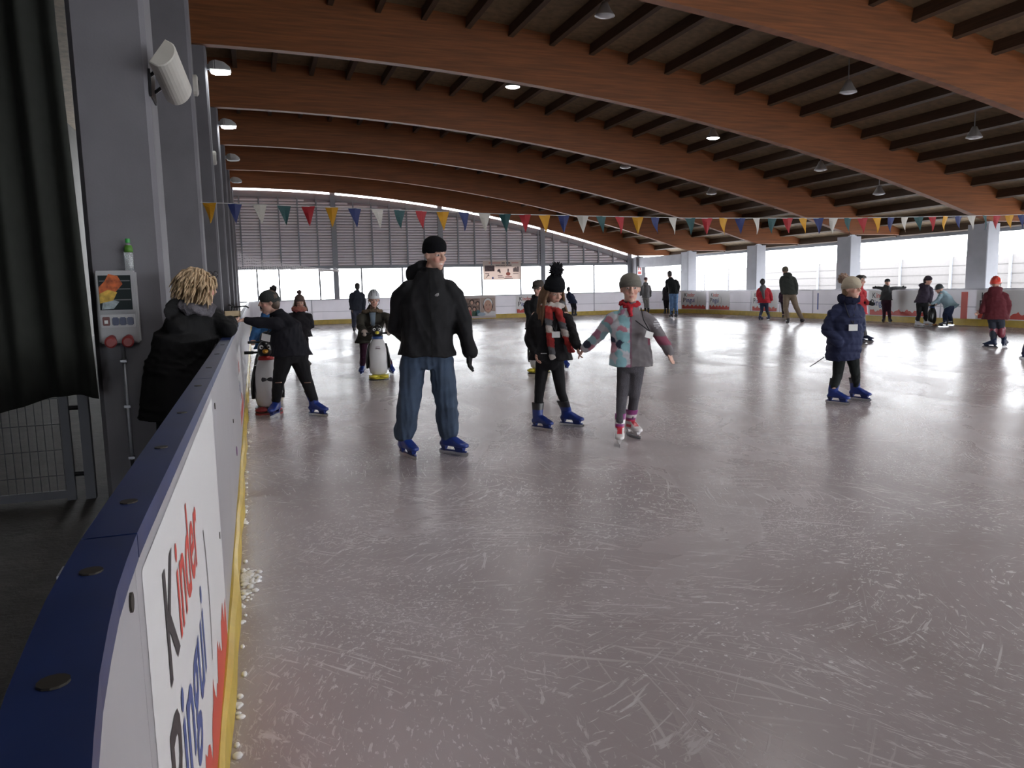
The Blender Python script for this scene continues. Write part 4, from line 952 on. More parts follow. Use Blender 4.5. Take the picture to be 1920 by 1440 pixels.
for q, a in (('A', 110), ('B', 120)):
    t = math.radians(p.h0+a); tv = V((math.cos(t), math.sin(t), 0)); a_ = j['a'+q]; m = MB(); g = V((a_.x, a_.y, .0))
    m.loft([ring(g+tv*x+UP*zc, tv.cross(UP), UP, w_, h_, 14) for x, zc, w_, h_ in ((-.09, .05, .03, .045), (-.03, .055, .04, .055), (.05, .05, .044, .05), (.13, .035, .042, .035), (.18, .025, .02, .02))]); cone_(m, g+UP*.05, a_+UP*.1, .045, .05)
    part('shoe', remesh(m, .01, 1, 'shoe'), M_PLAST, (.015, .012, .012), p.root)

# woman in black reaching to the board
p = P_('reach', 'woman in black with small pompom hat reaching an arm to the rink board', (-78, 8, 0), .97, .98, .0085)
j = p.J
p.body(hands=[('A', j['wA']-p.side*.14-UP*.008, p.toward, .3)])
p.jacket((.011, .011, .016), .05, below(p, 'p', .04), .02, (.085, .066, .05), 1.05, wr=.009, dk=1.2, sleeve_end=.03)
p.trousers((.009, .009, .011), (.115, .075, .058), wr=.005)
p.beanie((.05, .055, .052), .118, (.035, .03, .032), .042, low=-.01, fat=1.04, tilt=.2, brim=False, pom_off=(0, -.06, -.035))
p.hair((.10, .07, .05), front=False)
p.badge(j['c']-p.side*.2-UP*.06+p.toward*.14, UP*1+p.side*.25, p.toward-p.side*.6, .11, .08)
m = MB()
for q in 'AB':
    kn = j['k'+q]
    m.tube([kn+p.toward*.072-p.side*.035, kn+p.toward*.08, kn+p.toward*.07+p.side*.04], .0045, 5)
part('knee_tears', m.mesh('knee_tears', True), M_CLOTH, (.35, .22, .17), p.root)
both_skates(p, -20, 42, size=1.05)

# woman behind her with pink scarf
p = P_('behind', 'woman in dark coat with brown bobble hat and pink scarf, hands clasped', (5, 10, 0), .98, .98, .011)
j = p.J
p.body(hands=[('A', j['wA']+p.side*.1, p.toward, .8), ('B', j['wB']-p.side*.1, p.toward, .8)])
p.jacket((.02, .018, .022), .05, below(p, 'p', .05), .02, (.09, .075, .06), 1.05, wr=.01)
p.trousers((.012, .012, .014), (.1, .07, .055)); p.beanie((.14, .10, .09), .14, (.10, .06, .06), .045, low=.028, fat=1.05)
p.hair((.09, .05, .03), long=.1, front=False); p.scarf([(.42, .16, .13), (.46, .22, .17), (.36, .10, .10)], .055)
both_skates(p, 0, 20, (.10, .08, .07), 1.0)

# woman in white helmet pushing the penguin
p = P_('pusher', 'woman in white helmet and olive coat bending over a penguin skating aid', (5, 14, 0), .98, .98, .011)
j = p.J
p.body()
def fur(m):
    for sg in (-1, 1): cone_(m, j['n']+p.side*sg*.10+p.toward*.06, j['n']+p.side*sg*.14-p.toward*.04-UP*.03, .05, .05)
def pcol(co):
    c = np.tile(np.array((.045, .042, .034)), (len(co), 1)); return c
p.jacket(pcol, .045, below(p, 'p', .14, 0, -.02), .03, (.085, .07, .058), 1.05, wr=.01, name='coat', mt=M_CLOTH)
m = MB(); pts = [j['n']+p.side*(.15*math.cos(a))+p.toward*(.13*math.sin(a))-UP*(.03*abs(math.cos(a))) for a in [PI*i/14 for i in range(15)]]
m.tube(pts, .038, 8); me = remesh(m, .012, 1, 'fur_trim'); wrinkle(me, .012, 40, 3); part('fur_trim', me, M_KNIT, (.16, .12, .085), p.root)
m = MB(); m.loft([ring(j['n']+p.toward*.13-UP*z_, p.side, p.toward, .055-.01*i, .03, 12) for i, z_ in enumerate((.04, .15, .26))]); part('shirt', m.mesh('shirt', True), M_CLOTH, (.16, .20, .25), p.root)
p.trousers((.05, .015, .035), (.1, .072, .056)); p.helmet((.55, .57, .60), .022)
for q in 'AB': p.glove(q, j['w'+q]+p.toward*.1-UP*.05, p.side*(1 if q == 'A' else -1), (.5, .42, .37), 1.15, mitt=True)
p.badge(j['c']+p.toward*.24-UP*.02+p.side*.02, UP, p.toward, .08, .06); both_skates(p, -10, 12, size=1.0)

# distant skaters
p = P_('farman', 'man in dark jacket skating alone towards the bright far end', (180, 0, 0), 1.03, 1.1, .014)
p.body(); p.jacket((.03, .035, .05), .045, below(p, 'p', .08), .02, (.095, .078, .062), 1.05); p.trousers((.035, .04, .07), (.11, .085, .07), M_DENIM); p.hair((.03, .025, .025), front=False); both_skates(p, 170, 190, (.02, .02, .03), 1.05)
for q in 'AB': p.glove(q, below(p, 'w'+q, .15), p.toward, (.3, .2, .16), 1.0)

p = P_('cap', 'man in dark cap and glasses behind the chequered scarf, pushing a penguin aid', (-20, 8, 0), 1.0, 1.0, .010)
j = p.J
p.body(); p.jacket((.014, .014, .016), .05, below(p, 'p', .08), .02, (.09, .075, .062), 1.0, hood=1.0); p.trousers((.014, .015, .03), (.11, .08, .065)); p.hair((.06, .04, .03), front=False)
m = MB(); n_ = 20
m.loft([[p.H(math.cos(2*PI*i/n_)*.09*f, math.sin(2*PI*i/n_)*.108*f-.012, z_) for i in range(n_)] for z_, f in ((.035, 1), (.07, 1.02), (.105, .9), (.128, .6), (.136, .15))])
m.loft([[p.H(x, y, .04-.02*(y-.08)/.07) for x, y in ((-.07, .07), (.07, .07), (.05, .15), (-.05, .15))], [p.H(x, y, .05-.02*(y-.08)/.07) for x, y in ((-.07, .07), (.07, .07), (.05, .15), (-.05, .15))]])
part('peaked_cap', m.mesh('peaked_cap', True), M_CLOTH, (.06, .05, .045), p.root)
m = MB()
for sg in (-1, 1): m.tube([p.H(sg*.033+.024*math.cos(a), .09, .008+.018*math.sin(a)) for a in [2*PI*i/12 for i in range(13)]], .004, 5); m.tube([p.H(sg*.057, .086, .01), p.H(sg*.08, .0, .01)], .004, 5)
part('glasses', m.mesh('glasses'), M_PLAST, (.02, .02, .02), p.root)
for q in 'AB': p.glove(q, j['w'+q]+p.toward*.1-UP*.04, UP, (.25, .05, .05), 1.15, mitt=True)
both_skates(p, -10, 20, size=1.05)

p = P_('navy', 'person in navy coat leaning forward beside the far rink board', (150, 20, 0), .95, .95, .016)
p.body(); p.jacket((.02, .028, .06), .05, below(p, 'p', .1), .02); p.trousers((.015, .015, .02), (.095, .07, .06)); p.hair((.03, .03, .04), front=False); both_skates(p, 150, 160, (.02, .02, .03), 1.0)

p = P_('greykid', 'child in grey hooded tracksuit standing by the corner of the board', (170, 0, 0), 1.0, .98, .016)
p.body(); p.jacket((.19, .19, .2), .035, below(p, 'p', .06), .015, hood=1.1, mt=M_CLOTH); p.trousers((.3, .3, .3), (.1, .075, .06)); p.beanie((.13, .07, .08), .12, brim=False); both_skates(p, 170, 180, (.1, .1, .12), 1.0)

p = P_('jeans', 'man in black jacket and light blue jeans turned to the adverts', (-150, 5, 0), 1.05, 1.05, .014)
p.body(); p.jacket((.018, .02, .022), .045, below(p, 'p', .06), .015, (.095, .08, .065)); p.trousers((.12, .22, .40), (.115, .088, .075), M_DENIM); p.hair((.04, .03, .03), front=False); both_skates(p, -150, -160, (.015, .015, .02), 1.1)

p = P_('darkkid', 'slim person in long dark coat beside the man in light jeans', (-160, 0, 0), .95, .9, .016)
p.body(); p.jacket((.022, .018, .025), .035, below(p, 'p', .12), .02); p.trousers((.015, .012, .018), (.09, .065, .055)); p.beanie((.45, .45, .47), .11, brim=False); both_skates(p, -160, -170, (.02, .02, .03), .95)

p = P_('redgirl', 'girl in bright red coat with grey hood and scarf, seen from behind', (175, 0, 0), .97, .95, .014)
j = p.J
p.body(); p.jacket((.50, .035, .05), .055, below(p, 'p', .1), .05, (.09, .078, .062), hood=0); p.trousers((.03, .04, .08), (.09, .065, .052)); p.hair((.03, .025, .025), front=False, back=.04)
m = MB(); m.sphere(j['n']-p.f*.1-UP*.06, (.14, .1, .15), 14, 10); cone_(m, j['n']-p.f*.17-UP*.12, j['p']-p.f*.2+UP*.08, .07, .04); part('grey_hood', remesh(m, .016, 2, 'grey_hood'), M_CLOTH, (.12, .12, .13), p.root); both_skates(p, 150, 200, (.015, .03, .10), 1.0)

p = P_('tall', 'tall man in dark green jacket and khaki trousers skating away', (-160, 6, 0), 1.05, 1.1, .014)
p.body(); p.jacket((.035, .04, .036), .055, below(p, 'p', .06), .02, (.1, .085, .068), hood=1.1); p.trousers((.22, .17, .125), (.115, .085, .07)); p.beanie((.16, .14, .11), .118); both_skates(p, 195, 160, (.012, .012, .016), 1.1)

p = P_('purplekid', 'small child in dark purple half hidden by the tall man', (-170, 0, 0), .9, .85, .016)
p.body(); p.jacket((.06, .035, .06), .04, below(p, 'p', .06), .015); p.trousers((.03, .02, .03), (.085, .065, .055)); p.beanie((.08, .06, .09), .115); both_skates(p, 180, 180, (.02, .02, .03), .85)

p = P_('redman', 'person in red jacket and grey trousers passing behind the navy coat', (62, 4, 0), 1.0, .95, .011)
j = p.J
p.body(); p.jacket((.48, .05, .06), .04, below(p, 'p', .06), .02, (.088, .07, .058), hood=.9); p.trousers((.15, .145, .15), (.1, .075, .06)); p.hair((.04, .03, .025)); p.glove('B', j['wB']+p.side*.12-UP*.03, UP, BLACK, 1.05); both_skates(p, 62, 68, (.012, .02, .06), 1.05)

p = P_('lean', 'person in grey hooded jacket with both arms spread along the grey rail', (15, 5, 0), .95, .92, .014)
j = p.J
p.body(); p.jacket((.05, .052, .055), .04, below(p, 'p', .05), .02, (.08, .066, .055), hood=.9); p.trousers((.05, .02, .035), (.1, .07, .055)); p.beanie((.05, .055, .06), .118, brim=False)
for q, sg in (('A', -1), ('B', 1)): p.glove(q, j['w'+q]+p.side*sg*.14, UP, (.03, .03, .035), 1.0)
both_skates(p, -10, 15, (.025, .025, .03), 1.0)

p = P_('darkwoman', 'woman in dark purple jacket, black leggings and white skates beside a small penguin aid', (65, 14, 0), 1.0, .98, .013)
p.body(); p.jacket((.045, .035, .055), .045, below(p, 'p', .06), .02, (.088, .072, .058), hood=1.0); p.trousers((.012, .012, .014), (.1, .068, .052)); p.beanie((.05, .04, .055), .118); p.hair((.05, .03, .03), front=False); both_skates(p, 60, 68, (.55, .55, .57), 1.05)

p = P_('bluekid', 'child in pale blue jacket and dark helmet bending over a penguin aid', (-72, 22, 0), 1.0, .92, .013)
j = p.J
p.body(hands=[('A', j['wA']-p.side*.1-UP*.05, p.toward, .9), ('B', j['wB']-p.side*.1-UP*.05, p.toward, .9)]); p.jacket((.30, .42, .48), .045, below(p, 'p', .05, 0, .04), .03, (.08, .066, .05), hood=.9, dk=1.1, sleeve_end=.035); p.trousers((.02, .03, .07), (.105, .085, .075)); p.helmet((.05, .06, .065)); both_skates(p, -65, -75, (.012, .015, .03), 1.0)

p = P_('redhelmet', 'child in red helmet and burgundy coat with knee pads, seen from behind', (172, 0, 0), .98, .95, .010)
j = p.J
p.body(hands=[('A', j['wA']-p.side*.1-UP*.08, UP, .5), ('B', below(p, 'wB', .14), p.side, .5)])
p.jacket((.10, .018, .025), .055, below(p, 'p', .14), .03, (.092, .08, .065), 1.05, hood=1.1)
p.trousers((.03, .035, .05), (.095, .068, .056)); p.helmet((.60, .05, .03)); p.scarf([(.16, .22, .14)], .04)
m = MB()
for q in 'AB': cone_(m, j['k'+q]+UP*.05, j['k'+q]-UP*.06, .075, .07)
part('knee_pads', remesh(m, .012, 1, 'knee_pads'), M_PLAST, (.20, .03, .05), p.root)
both_skates(p, -115, 165, (.01, .02, .06), 1.0)

p = P_('edge', 'skater in black trousers at the picture margin beyond the child in red helmet', (60, 0, 0), 1.0, .98, .013)
p.root['label'] = 'skater in dark clothes standing on the ice beside the child in red helmet'
p.body(); p.jacket((.02, .02, .03), .045, below(p, 'p', .06), .02); p.trousers((.012, .012, .016), (.105, .078, .062)); p.beanie((.03, .03, .04), .12); both_skates(p, 100, 120, (.012, .015, .05), 1.05)

p = P_('hidden', 'person in blue jacket hidden behind the woman reaching to the board', (0, 15, 0), .97, .92, .012)
p.body(hands=[('A', p.J['wA']+p.toward*.1-UP*.04, p.side, .8), ('B', p.J['wB']+p.toward*.1-UP*.04, -p.side, .8)]); p.jacket((.03, .10, .24), .04, below(p, 'p', .05), .02, (.085, .07, .057)); p.trousers((.012, .012, .015), (.1, .072, .058)); p.beanie((.03, .035, .05), .12); both_skates(p, 0, 10, size=1.0)

# ------------------------------------------------------------------ penguin skating aids
def penguin(label, x, y, head, basec, beakc, tie=None, size=1.0, bars=True):
    e = empty('penguin_skating_aid', (x, y, 0), label, 'skating aid'); t = math.radians(head); f = V((math.cos(t), math.sin(t), 0)); r = V((-f.y, f.x, 0)); k = size
    Q = lambda a, b, c: (r*a+f*b+UP*c)*k
    M3 = Matrix((r, f, UP)).transposed()
    # moulded body: white belly, black back
    m = MB(); rings = []
    for z, w_, d_, o in ((.075, .09, .085, 0), (.10, .125, .115, 0), (.2, .15, .135, .0), (.33, .155, .14, .0), (.46, .14, .125, -.005), (.56, .11, .10, -.005), (.62, .08, .075, 0), (.645, .05, .05, 0)):
        rings.append(ring(Q(0, o, z), r, f, w_*k, d_*k, 32, 2.2))
    m.loft(rings); me = m.mesh('body', True)
    bmm = bmesh.new(); bmm.from_mesh(me); bmesh.ops.subdivide_edges(bmm, edges=bmm.edges, cuts=1, use_grid_fill=True); bmm.to_mesh(me); bmm.free(); me.polygons.foreach_set('use_smooth', [True]*len(me.polygons))
    def bc(co):
        a = co @ np.array(f)/k; b = np.abs(co @ np.array(r))/k; c = np.tile(np.array((.62, .61, .62)), (len(co), 1)); c[(a < .02) | (b > .128)] = (.012, .012, .014); return c
    part('body', me, M_PLAST, bc, e)
    m = MB(); m.sphere(Q(0, .0, .73), (.088*k, .092*k, .105*k), 20, 14, M3); hd = part('head', m.mesh('head', True), M_PLAST, (.012, .012, .014), e)
    m = MB(); m.loft([ring(Q(0, .08, .715), r, UP, .035*k, .026*k, 14), ring(Q(0, .115, .71), r, UP, .025*k, .02*k, 14), ring(Q(0, .14, .702), r, UP, .006*k, .006*k, 14)]); part('beak', m.mesh('beak', True), M_PLAST, beakc, hd)
    for sg in (-1, 1):
        m = MB(); m.sphere(Q(sg*.04, .079, .762), (.024*k, .01*k, .024*k), 14, 8, M3); part('eye', m.mesh('eye', True), M_PLAST, (.7, .7, .7), hd)
        m = MB(); m.sphere(Q(sg*.036, .09, .76), (.011*k, .006*k, .012*k), 10, 6, M3); part('pupil', m.mesh('pupil', True), M_PLAST, (.01, .01, .01), hd)
        m = MB(); m.loft([ring(Q(sg*(.118+o), .0, z), f, r, w_*k, .018*k, 14) for z, o, w_ in ((.55, 0, .03), (.48, .022, .055), (.36, .045, .06), (.24, .05, .045), (.17, .045, .012))]); part('wing', m.mesh('wing', True), M_PLAST, (.012, .012, .014), e)
        if bars:
            m = MB(); m.tube([Q(sg*.07, -.01, .70), Q(sg*.22, -.01, .70)], .014*k, 10); m.tube([Q(sg*.13, -.01, .70), Q(sg*.23, -.01, .70)], .018*k, 10); part('handle', m.mesh('handle', True), M_PLAST, (.012, .012, .012), e)
        m = MB(); m.sphere(Q(sg*.075, .11, .055), (.075*k, .09*k, .03*k), 16, 10, M3); part('foot', m.mesh('foot', True), M_PLAST, basec, e)
    m = MB(); m.loft([ring(Q(0, 0, z), r, f, .15*k, .15*k, 24, 3) for z in (.012, .03, .075)]); part('base', m.mesh('base'), M_PLAST, (.015, .015, .016) if tie else basec, e)
    m = MB(); m.loft([ring(Q(0, 0, z), r, f, .155*k, .17*k, 24, 4) for z in (-.001, .014, .02)]); part('runner', m.mesh('runner'), M_PLAST, basec if tie else (.015, .015, .016), e)
    if tie:
        m = MB(); m.loft([ring(Q(0, 0, z), r, f, w_*k, w_*k, 20) for z, w_ in ((.615, .092), (.64, .088), (.66, .07))]); part('collar', m.mesh('collar', True), M_PLAST, tie, e)
        m = MB()
        for sg in (-1, 1): m.loft([ring(Q(sg*a, .142, .40), UP, f, b*k, .006*k, 10) for a, b in ((.0, .008), (.02, .02), (.05, .026), (.06, .012))])
        part('belly_mark', m.mesh('belly_mark', True), M_PLAST, (.02, .02, .03), e)
    else:
        m = MB(); m.loft([ring(Q(0, 0, z), r, f, w_*k, w_*k, 20) for z, w_ in ((.62, .088), (.645, .082), (.66, .07))]); part('collar', m.mesh('collar', True), M_PLAST, (.03, .07, .22), e)
        m = MB()
        for z, w_ in ((.50, .045), (.475, .05)): m.tube([Q(-w_*.7, .118, z), Q(0, .126, z+.004), Q(w_*.7, .118, z)], .004*k, 5)
        part('belly_print', m.mesh('belly_print', True), M_PLAST, (.15, .08, .1), e)
    return e
penguin('penguin skating aid with red collar and red base beside the rink board', .10, 9.72, -92, (.32, .03, .035), (.75, .35, .03), (.45, .03, .03), 1.06)
penguin('penguin skating aid with yellow beak half hidden behind the red collared one', .14, 11.35, -80, (.6, .5, .05), (.65, .55, .05), None, 1.1)
penguin('penguin skating aid with yellow feet held by the woman in white helmet', 1.885, 12.62, -98, (.62, .52, .05), (.62, .52, .05), None, 1.08)
penguin('penguin skating aid with yellow feet pushed by the man in cap', 4.53, 12.15, -134, (.6, .5, .05), (.6, .5, .05), None, 1.08)
penguin('dark backed penguin skating aid between the woman and the child in pale blue', 19.68, 18.265, 105, (.5, .2, .06), (.6, .45, .05), None, .9)

# ------------------------------------------------------------------ bunting
bt = empty('pennant_bunting', (0, 12.1, 0), 'string of coloured triangular pennants stretched across the rink', 'bunting')
SAG = [(-.64, 2.765), (.46, 2.737), (1.83, 2.698), (4.09, 2.638), (7.48, 2.603), (10.99, 2.629), (15.1, 2.725), (21.32, 2.95)]
def zstr(x):
    for (a, za), (b, zb_) in zip(SAG[:-1], SAG[1:]):
        if x <= b: t = (x-a)/(b-a); return za+(zb_-za)*t
    return SAG[-1][1]
m = MB(); m.tube([(x, 0, zstr(x)) for x in [-.64+i*21.96/60 for i in range(61)]], .006, 6); m.build('string', mat('pale_cord', (.5, .5, .5), .8), bt)
FC = {'yellow': (.62, .33, .02), 'blue': (.025, .04, .16), 'white': (.6, .58, .54), 'green': (.02, .085, .09), 'red': (.42, .025, .035)}
FM = {k: mat('pennant_'+k, v, .55, transl=.35) for k, v in FC.items()}
rg = random.Random(5)
FME = []
for v_ in range(4):
    m = MB(); n_ = 8; rings = []
    tw = rg.uniform(-.02, .02)
    for i in range(n_+1):
        t = i/n_; w_ = .098*(1-t)+.002; z = -.29*t; b = .03*math.sin(t*3+v_)*t; rings.append([(-w_+tw*t, b-.001+.015*math.sin(v_+t*4), z), (0+tw*t, b-.001-.01*math.sin(v_+t*2), z), (w_+tw*t, b-.001, z), (w_+tw*t, b+.001, z), (tw*t, b+.001-.01*math.sin(v_+t*2), z), (-w_+tw*t, b+.001+.015*math.sin(v_+t*4), z)])
    m.loft(rings); FME.append(m)
seq = ['yellow', 'blue', 'white', 'green', 'red']; fx = -.52; i = 0
while fx < 21:
    c = seq[i % 5]; o = FME[i % 4].build('flag', FM[c], bt); o.location = (fx, 0, zstr(fx)); o.rotation_euler = (rg.uniform(-.05, .05), rg.uniform(-.04, .04), rg.uniform(-.35, .35))
    o['label'] = c+' pennant'; fx += .345; i += 1

# ------------------------------------------------------------------ lamps
M_LENS = mat('lamp_lens_lit', (.9, .9, .9), .3, emit=((.95, 1, 1), 14)); M_LENSO = mat('lamp_lens_off', (.5, .5, .52), .2); M_HOUS = mat('lamp_housing', (.42, .42, .42), .45, .3)
def wall_lamp(y, lit):
    e = empty('floodlight', (-.64, y+.12, 6.12), ('lit' if lit else 'unlit')+' grey floodlight on the column top', 'lamp')
    m = MB(); m.loft([[(x, -w_, z0), (x, w_, z0), (x, w_, z1), (x, -w_, z1)] for x, w_, z0, z1 in ((.04, .12, .0, .16), (.15, .18, -.02, .2), (.34, .18, -.015, .17), (.48, .16, .0, .06))]); bevel(m.build('housing', M_HOUS, e), .02)
    m = MB(); m.loft([[(x, -w_, z-.012), (x, w_, z-.012), (x, w_, z), (x, -w_, z)] for x, w_, z in ((.08, .13, -.006), (.16, .165, -.02), (.34, .165, -.015), (.46, .14, .0))]); m.build('lens', M_LENS if lit else M_LENSO, e)
    m = MB(); m.box(-.005, .06, -.03, .03, .03, .13); m.build('bracket', M_STEEL, e); return e
for y, lit in ((FRAMES[4], True), (FRAMES[5], True), (FRAMES[6], False), (FRAMES[7], False)):
    e = wall_lamp(y, lit)
    e['label'] = {4: 'lit floodlight on the column top above an oval alarm sounder', 5: 'lit floodlight on a column top without any alarm sounder below', 6: 'unlit floodlight on the column following the two lit floodlights', 7: 'unlit flat floodlight on the column nearest the louvred gable'}[FRAMES.index(y)]
def ceiling_lamp(x, y, lit):
    z = zt(x)-.17; e = empty('ceiling_lamp', (x, y, z), None, 'lamp')
    if lit: tag(e, 'lit ceiling lamp hanging below the roof deck', group='lit ceiling lamps')
    else: tag(e, 'unlit ceiling lamp hanging below the roof deck', group='unlit ceiling lamps')
    m = MB(); m.tube([(0, 0, .18), (0, 0, -.35)], .012, 8); m.build('stem', M_STEEL, e)
    m = MB(); n_ = 16; m.loft([[(r_*math.cos(2*PI*i/n_), r_*.8*math.sin(2*PI*i/n_), z_) for i in range(n_)] for r_, z_ in ((.06, -.3), (.09, -.36), (.12, -.42), (.2, -.54), (.205, -.56))]); m.build('shade', M_HOUS, e, True)
    m = MB(); m.loft([[(r_*math.cos(2*PI*i/n_), r_*.8*math.sin(2*PI*i/n_), z_) for i in range(n_)] for r_, z_ in ((.19, -.555), (.19, -.565), (.12, -.59), (.02, -.6))]); m.build('lens', M_LENS if lit else M_LENSO, e, True)
    if lit:
        ld = bpy.data.lights.new('lamp_light', 'SPOT'); ld.energy = 46; ld.spot_size = 2.6; ld.spot_blend = .6; ld.shadow_soft_size = .2; ld.color = (1, .96, .95)
        lo = bpy.data.objects.new('lamp_light', ld); COL.objects.link(lo); lo.parent = e; lo.location = (0, 0, -.64)
    return e
LAMPS = [(6.85, 14.35, False, ''), (6.8, 19.85, True, ''), (13.0, 14.6, False, ''), (13.0, 20.0, True, ''), (16.65, 14.47, False, ''), (16.6, 19.7, False, ''), (18.95, 19.8, False, ''), (13.0, 25.6, False, ''), (6.8, 25.6, False, ''), (16.6, 25.6, False, ''),
         (6.8, 8.6, True, ''), (13.0, 8.6, True, ''), (6.8, 2.9, True, ''), (13.0, 2.9, True, ''), (6.8, -2.8, True, ''), (2.0, 2.9, True, ''), (2.0, 8.6, True, '')]  # this row: unseen lit lamps added to brighten the foreground ice
for x, y, lit, _ in LAMPS: ceiling_lamp(x, y, lit)

# heater-like loudspeaker on the nearest column
e = empty('loudspeaker', (-.64, 6.64, 3.05), 'ivory curved loudspeaker box tilted on the column above the socket box', 'loudspeaker')
m = MB(); n_ = 12; prof = [(-.11, -.05)]+[(-.11*math.cos(PI*i/n_), .075*math.sin(PI*i/n_)) for i in range(n_+1)]+[(.11, -.05)]
S_, E_ = V((.125, -.32, .14)), V((.19, .16, -.02)); dv = (E_-S_).normalized(); av = V((.5, 0, .87)); av = (av-dv*av.dot(dv)).normalized(); bv = dv.cross(av)
if bv.x < 0: bv = -bv
c0 = (S_+E_)/2; Lh = (E_-S_).length/2; m.loft([[c0+dv*s_*Lh+av*a*f+bv*b*f for a, b in prof] for s_, f in ((-1.03, .92), (-1, 1), (1, 1), (1.03, .92))]); m.build('cabinet', mat('ivory_plastic', (.52, .5, .46), .5, noise_amt=.06), e)
m = MB(); m.tube([(-.02, -.1, .02), c0-dv*.1-bv*.03], .014, 8); m.tube([(-.02, .1, -.06), c0+dv*.1-bv*.03], .014, 8); m.box(-.005, .012, -.14, .16, -.12, .08); m.build('bracket', M_BLACKP, e)
for y, lab in ((FRAMES[3], 'oval pale alarm sounder on the column just behind the loudspeaker'), (FRAMES[4], 'oval pale alarm sounder on the column below a lit floodlight')):
    z = 4.45 if y == FRAMES[3] else 4.35
    e = empty('alarm_sounder', (-.64, y+.2, z), lab, 'alarm'); m = MB()
    m.loft([[(x, .085*math.cos(2*PI*i/18)*f, .15*math.sin(2*PI*i/18)*f) for i in range(18)] for x, f in ((-.005, 1), (.05, 1), (.07, .8))]); m.build('casing', mat('ivory_plastic', (.6, .6, .55)), e)
    m = MB(); m.loft([[(x, .05*math.cos(2*PI*i/14)*f, .09*math.sin(2*PI*i/14)*f) for i in range(14)] for x, f in ((.068, 1), (.085, .7))]); m.build('grille', M_BLACKP, e)

# ------------------------------------------------------------------ socket box with bottle on the nearest column
FY = FRAMES[2]     # front face of the nearest column (y = 6.48)
FY = [y for y in FRAMES if abs(y-6.48) < .01][0]
e = empty('socket_box', (-1.105, FY, 1.10), 'grey electrical distribution box with red and blue sockets on the column beside the dark curtain', 'electrical box')
M_BOXG = mat('grey_box_plastic', (.42, .42, .44), .5)
def bx(name, x0, x1, z0, z1, y0, y1, mt, par, bv_=0):
    m = MB(); m.box(x0, x1, y0, y1, z0, z1); o = m.build(name, mt, par)
    return bevel(o, bv_, 2) if bv_ else o
body = bx('housing', 0, .275, 0, .54, -.10, .003, M_BOXG, e, .012)
bx('window_frame', .012, .262, .235, .525, -.118, -.098, M_BOXG, e, .006)
bx('glass_door', .028, .246, .25, .505, -.122, -.116, mat('dark_glass', (.02, .028, .03), .5, spec=.15), e)
for z in (.32, .4, .46): bx('breaker_row', .035, .24, z, z+.008, -.1235, -.121, mat('breaker_grey', (.12, .13, .14), .4), e)
st = bx('sticker', 0, 0, 0, 0, 0, 0, M_RED, e); bpy.data.objects.remove(st)
m = MB(); m.prism([(.03, .33), (.12, .36), (.19, .44), (.16, .50), (.10, .515), (.07, .46), (.03, .42)], -.124, -.1225); m.build('orange_sticker', mat('orange_sticker', (.55, .12, .03), .5, noise_amt=.5, noise_scale=25), e)
m = MB(); m.prism([(.03, .30), (.12, .32), (.15, .38), (.09, .40), (.03, .37)], -.1255, -.1238); m.build('yellow_sticker', mat('yellow_sticker', (.6, .38, .06), .5, noise_amt=.4, noise_scale=25), e)
m = MB(); m.prism([(.04, .255), (.12, .26), (.16, .31), (.10, .33), (.05, .31)], -.1245, -.1228); m.build('pale_sticker', mat('pale_sticker', (.35, .42, .45), .5, noise_amt=.4, noise_scale=25), e)
bx('lower_panel', .02, .255, .12, .215, -.112, -.098, mat('light_grey_plastic', (.52, .52, .54), .45), e, .004)
bx('socket', .035, .085, .135, .2, -.12, -.11, mat('maroon_plastic', (.16, .05, .05), .4), e, .004); bx('socket_label', .048, .072, .15, .175, -.122, -.119, M_WHITE, e)
for i in range(3): bx('blue_socket', .10+.05*i, .145+.05*i, .135, .195, -.125, -.11, mat('blue_socket', (.015, .03, .10), .35), e, .006)
for x in (.085, .2):
    m = MB(); n_ = 18; o_ = V((x, -.1, .035))
    m.loft([[o_+V((r_*math.cos(2*PI*i/n_), -y_, -y_*.35+r_*math.sin(2*PI*i/n_))) for i in range(n_)] for r_, y_ in ((.03, 0), (.034, .03), (.036, .05), (.042, .052), (.042, .065), (.03, .07))]); m.build('red_socket', mat('red_socket', (.28, .03, .03), .4), e)
e2 = empty('cable_conduit', (-.965, FY-.02, .0), 'thin steel conduit running down the column beneath the socket box', 'conduit')
m = MB(); m.tube([(0, 0, 1.11), (0, 0, -.115)], .014, 10); m.build('pipe', M_STEEL, e2, True)
for z in (.2, .6, .95): bx('clip', -.022, .022, z, z+.02, -.018, .022, M_STEEL, e2)
e = empty('water_bottle', (-.865, FY-.06, 1.64), 'clear plastic water bottle with green cap standing on the socket box', 'bottle')
m = MB(); n_ = 18; prof = [(.005, 0), (.03, .0), (.032, .02), (.030, .05), (.032, .07), (.030, .10), (.032, .13), (.03, .16), (.022, .185), (.013, .2), (.013, .215)]
m.loft([[(r_*math.cos(2*PI*i/n_), r_*math.sin(2*PI*i/n_), z) for i in range(n_)] for r_, z in prof])
gl = mat('clear_pet', (.75, .8, .8), .08); gl.node_tree.nodes['Principled BSDF'].inputs['Transmission Weight'].default_value = .75; gl.node_tree.nodes['Principled BSDF'].inputs['IOR'].default_value = 1.3
m.build('bottle_body', gl, e, True)
m = MB(); m.loft([[(r_*math.cos(2*PI*i/n_), r_*math.sin(2*PI*i/n_), z) for i in range(n_)] for r_, z in ((.0325, .135), (.0315, .16), (.0235, .187))]); m.build('green_label', mat('green_label', (.08, .22, .03), .4), e, True)
m = MB(); m.loft([[(.0165*math.cos(2*PI*i/n_), .0165*math.sin(2*PI*i/n_), z) for i in range(n_)] for z in (.205, .235)]); m.build('cap', mat('green_cap', (.03, .35, .06), .4), e)

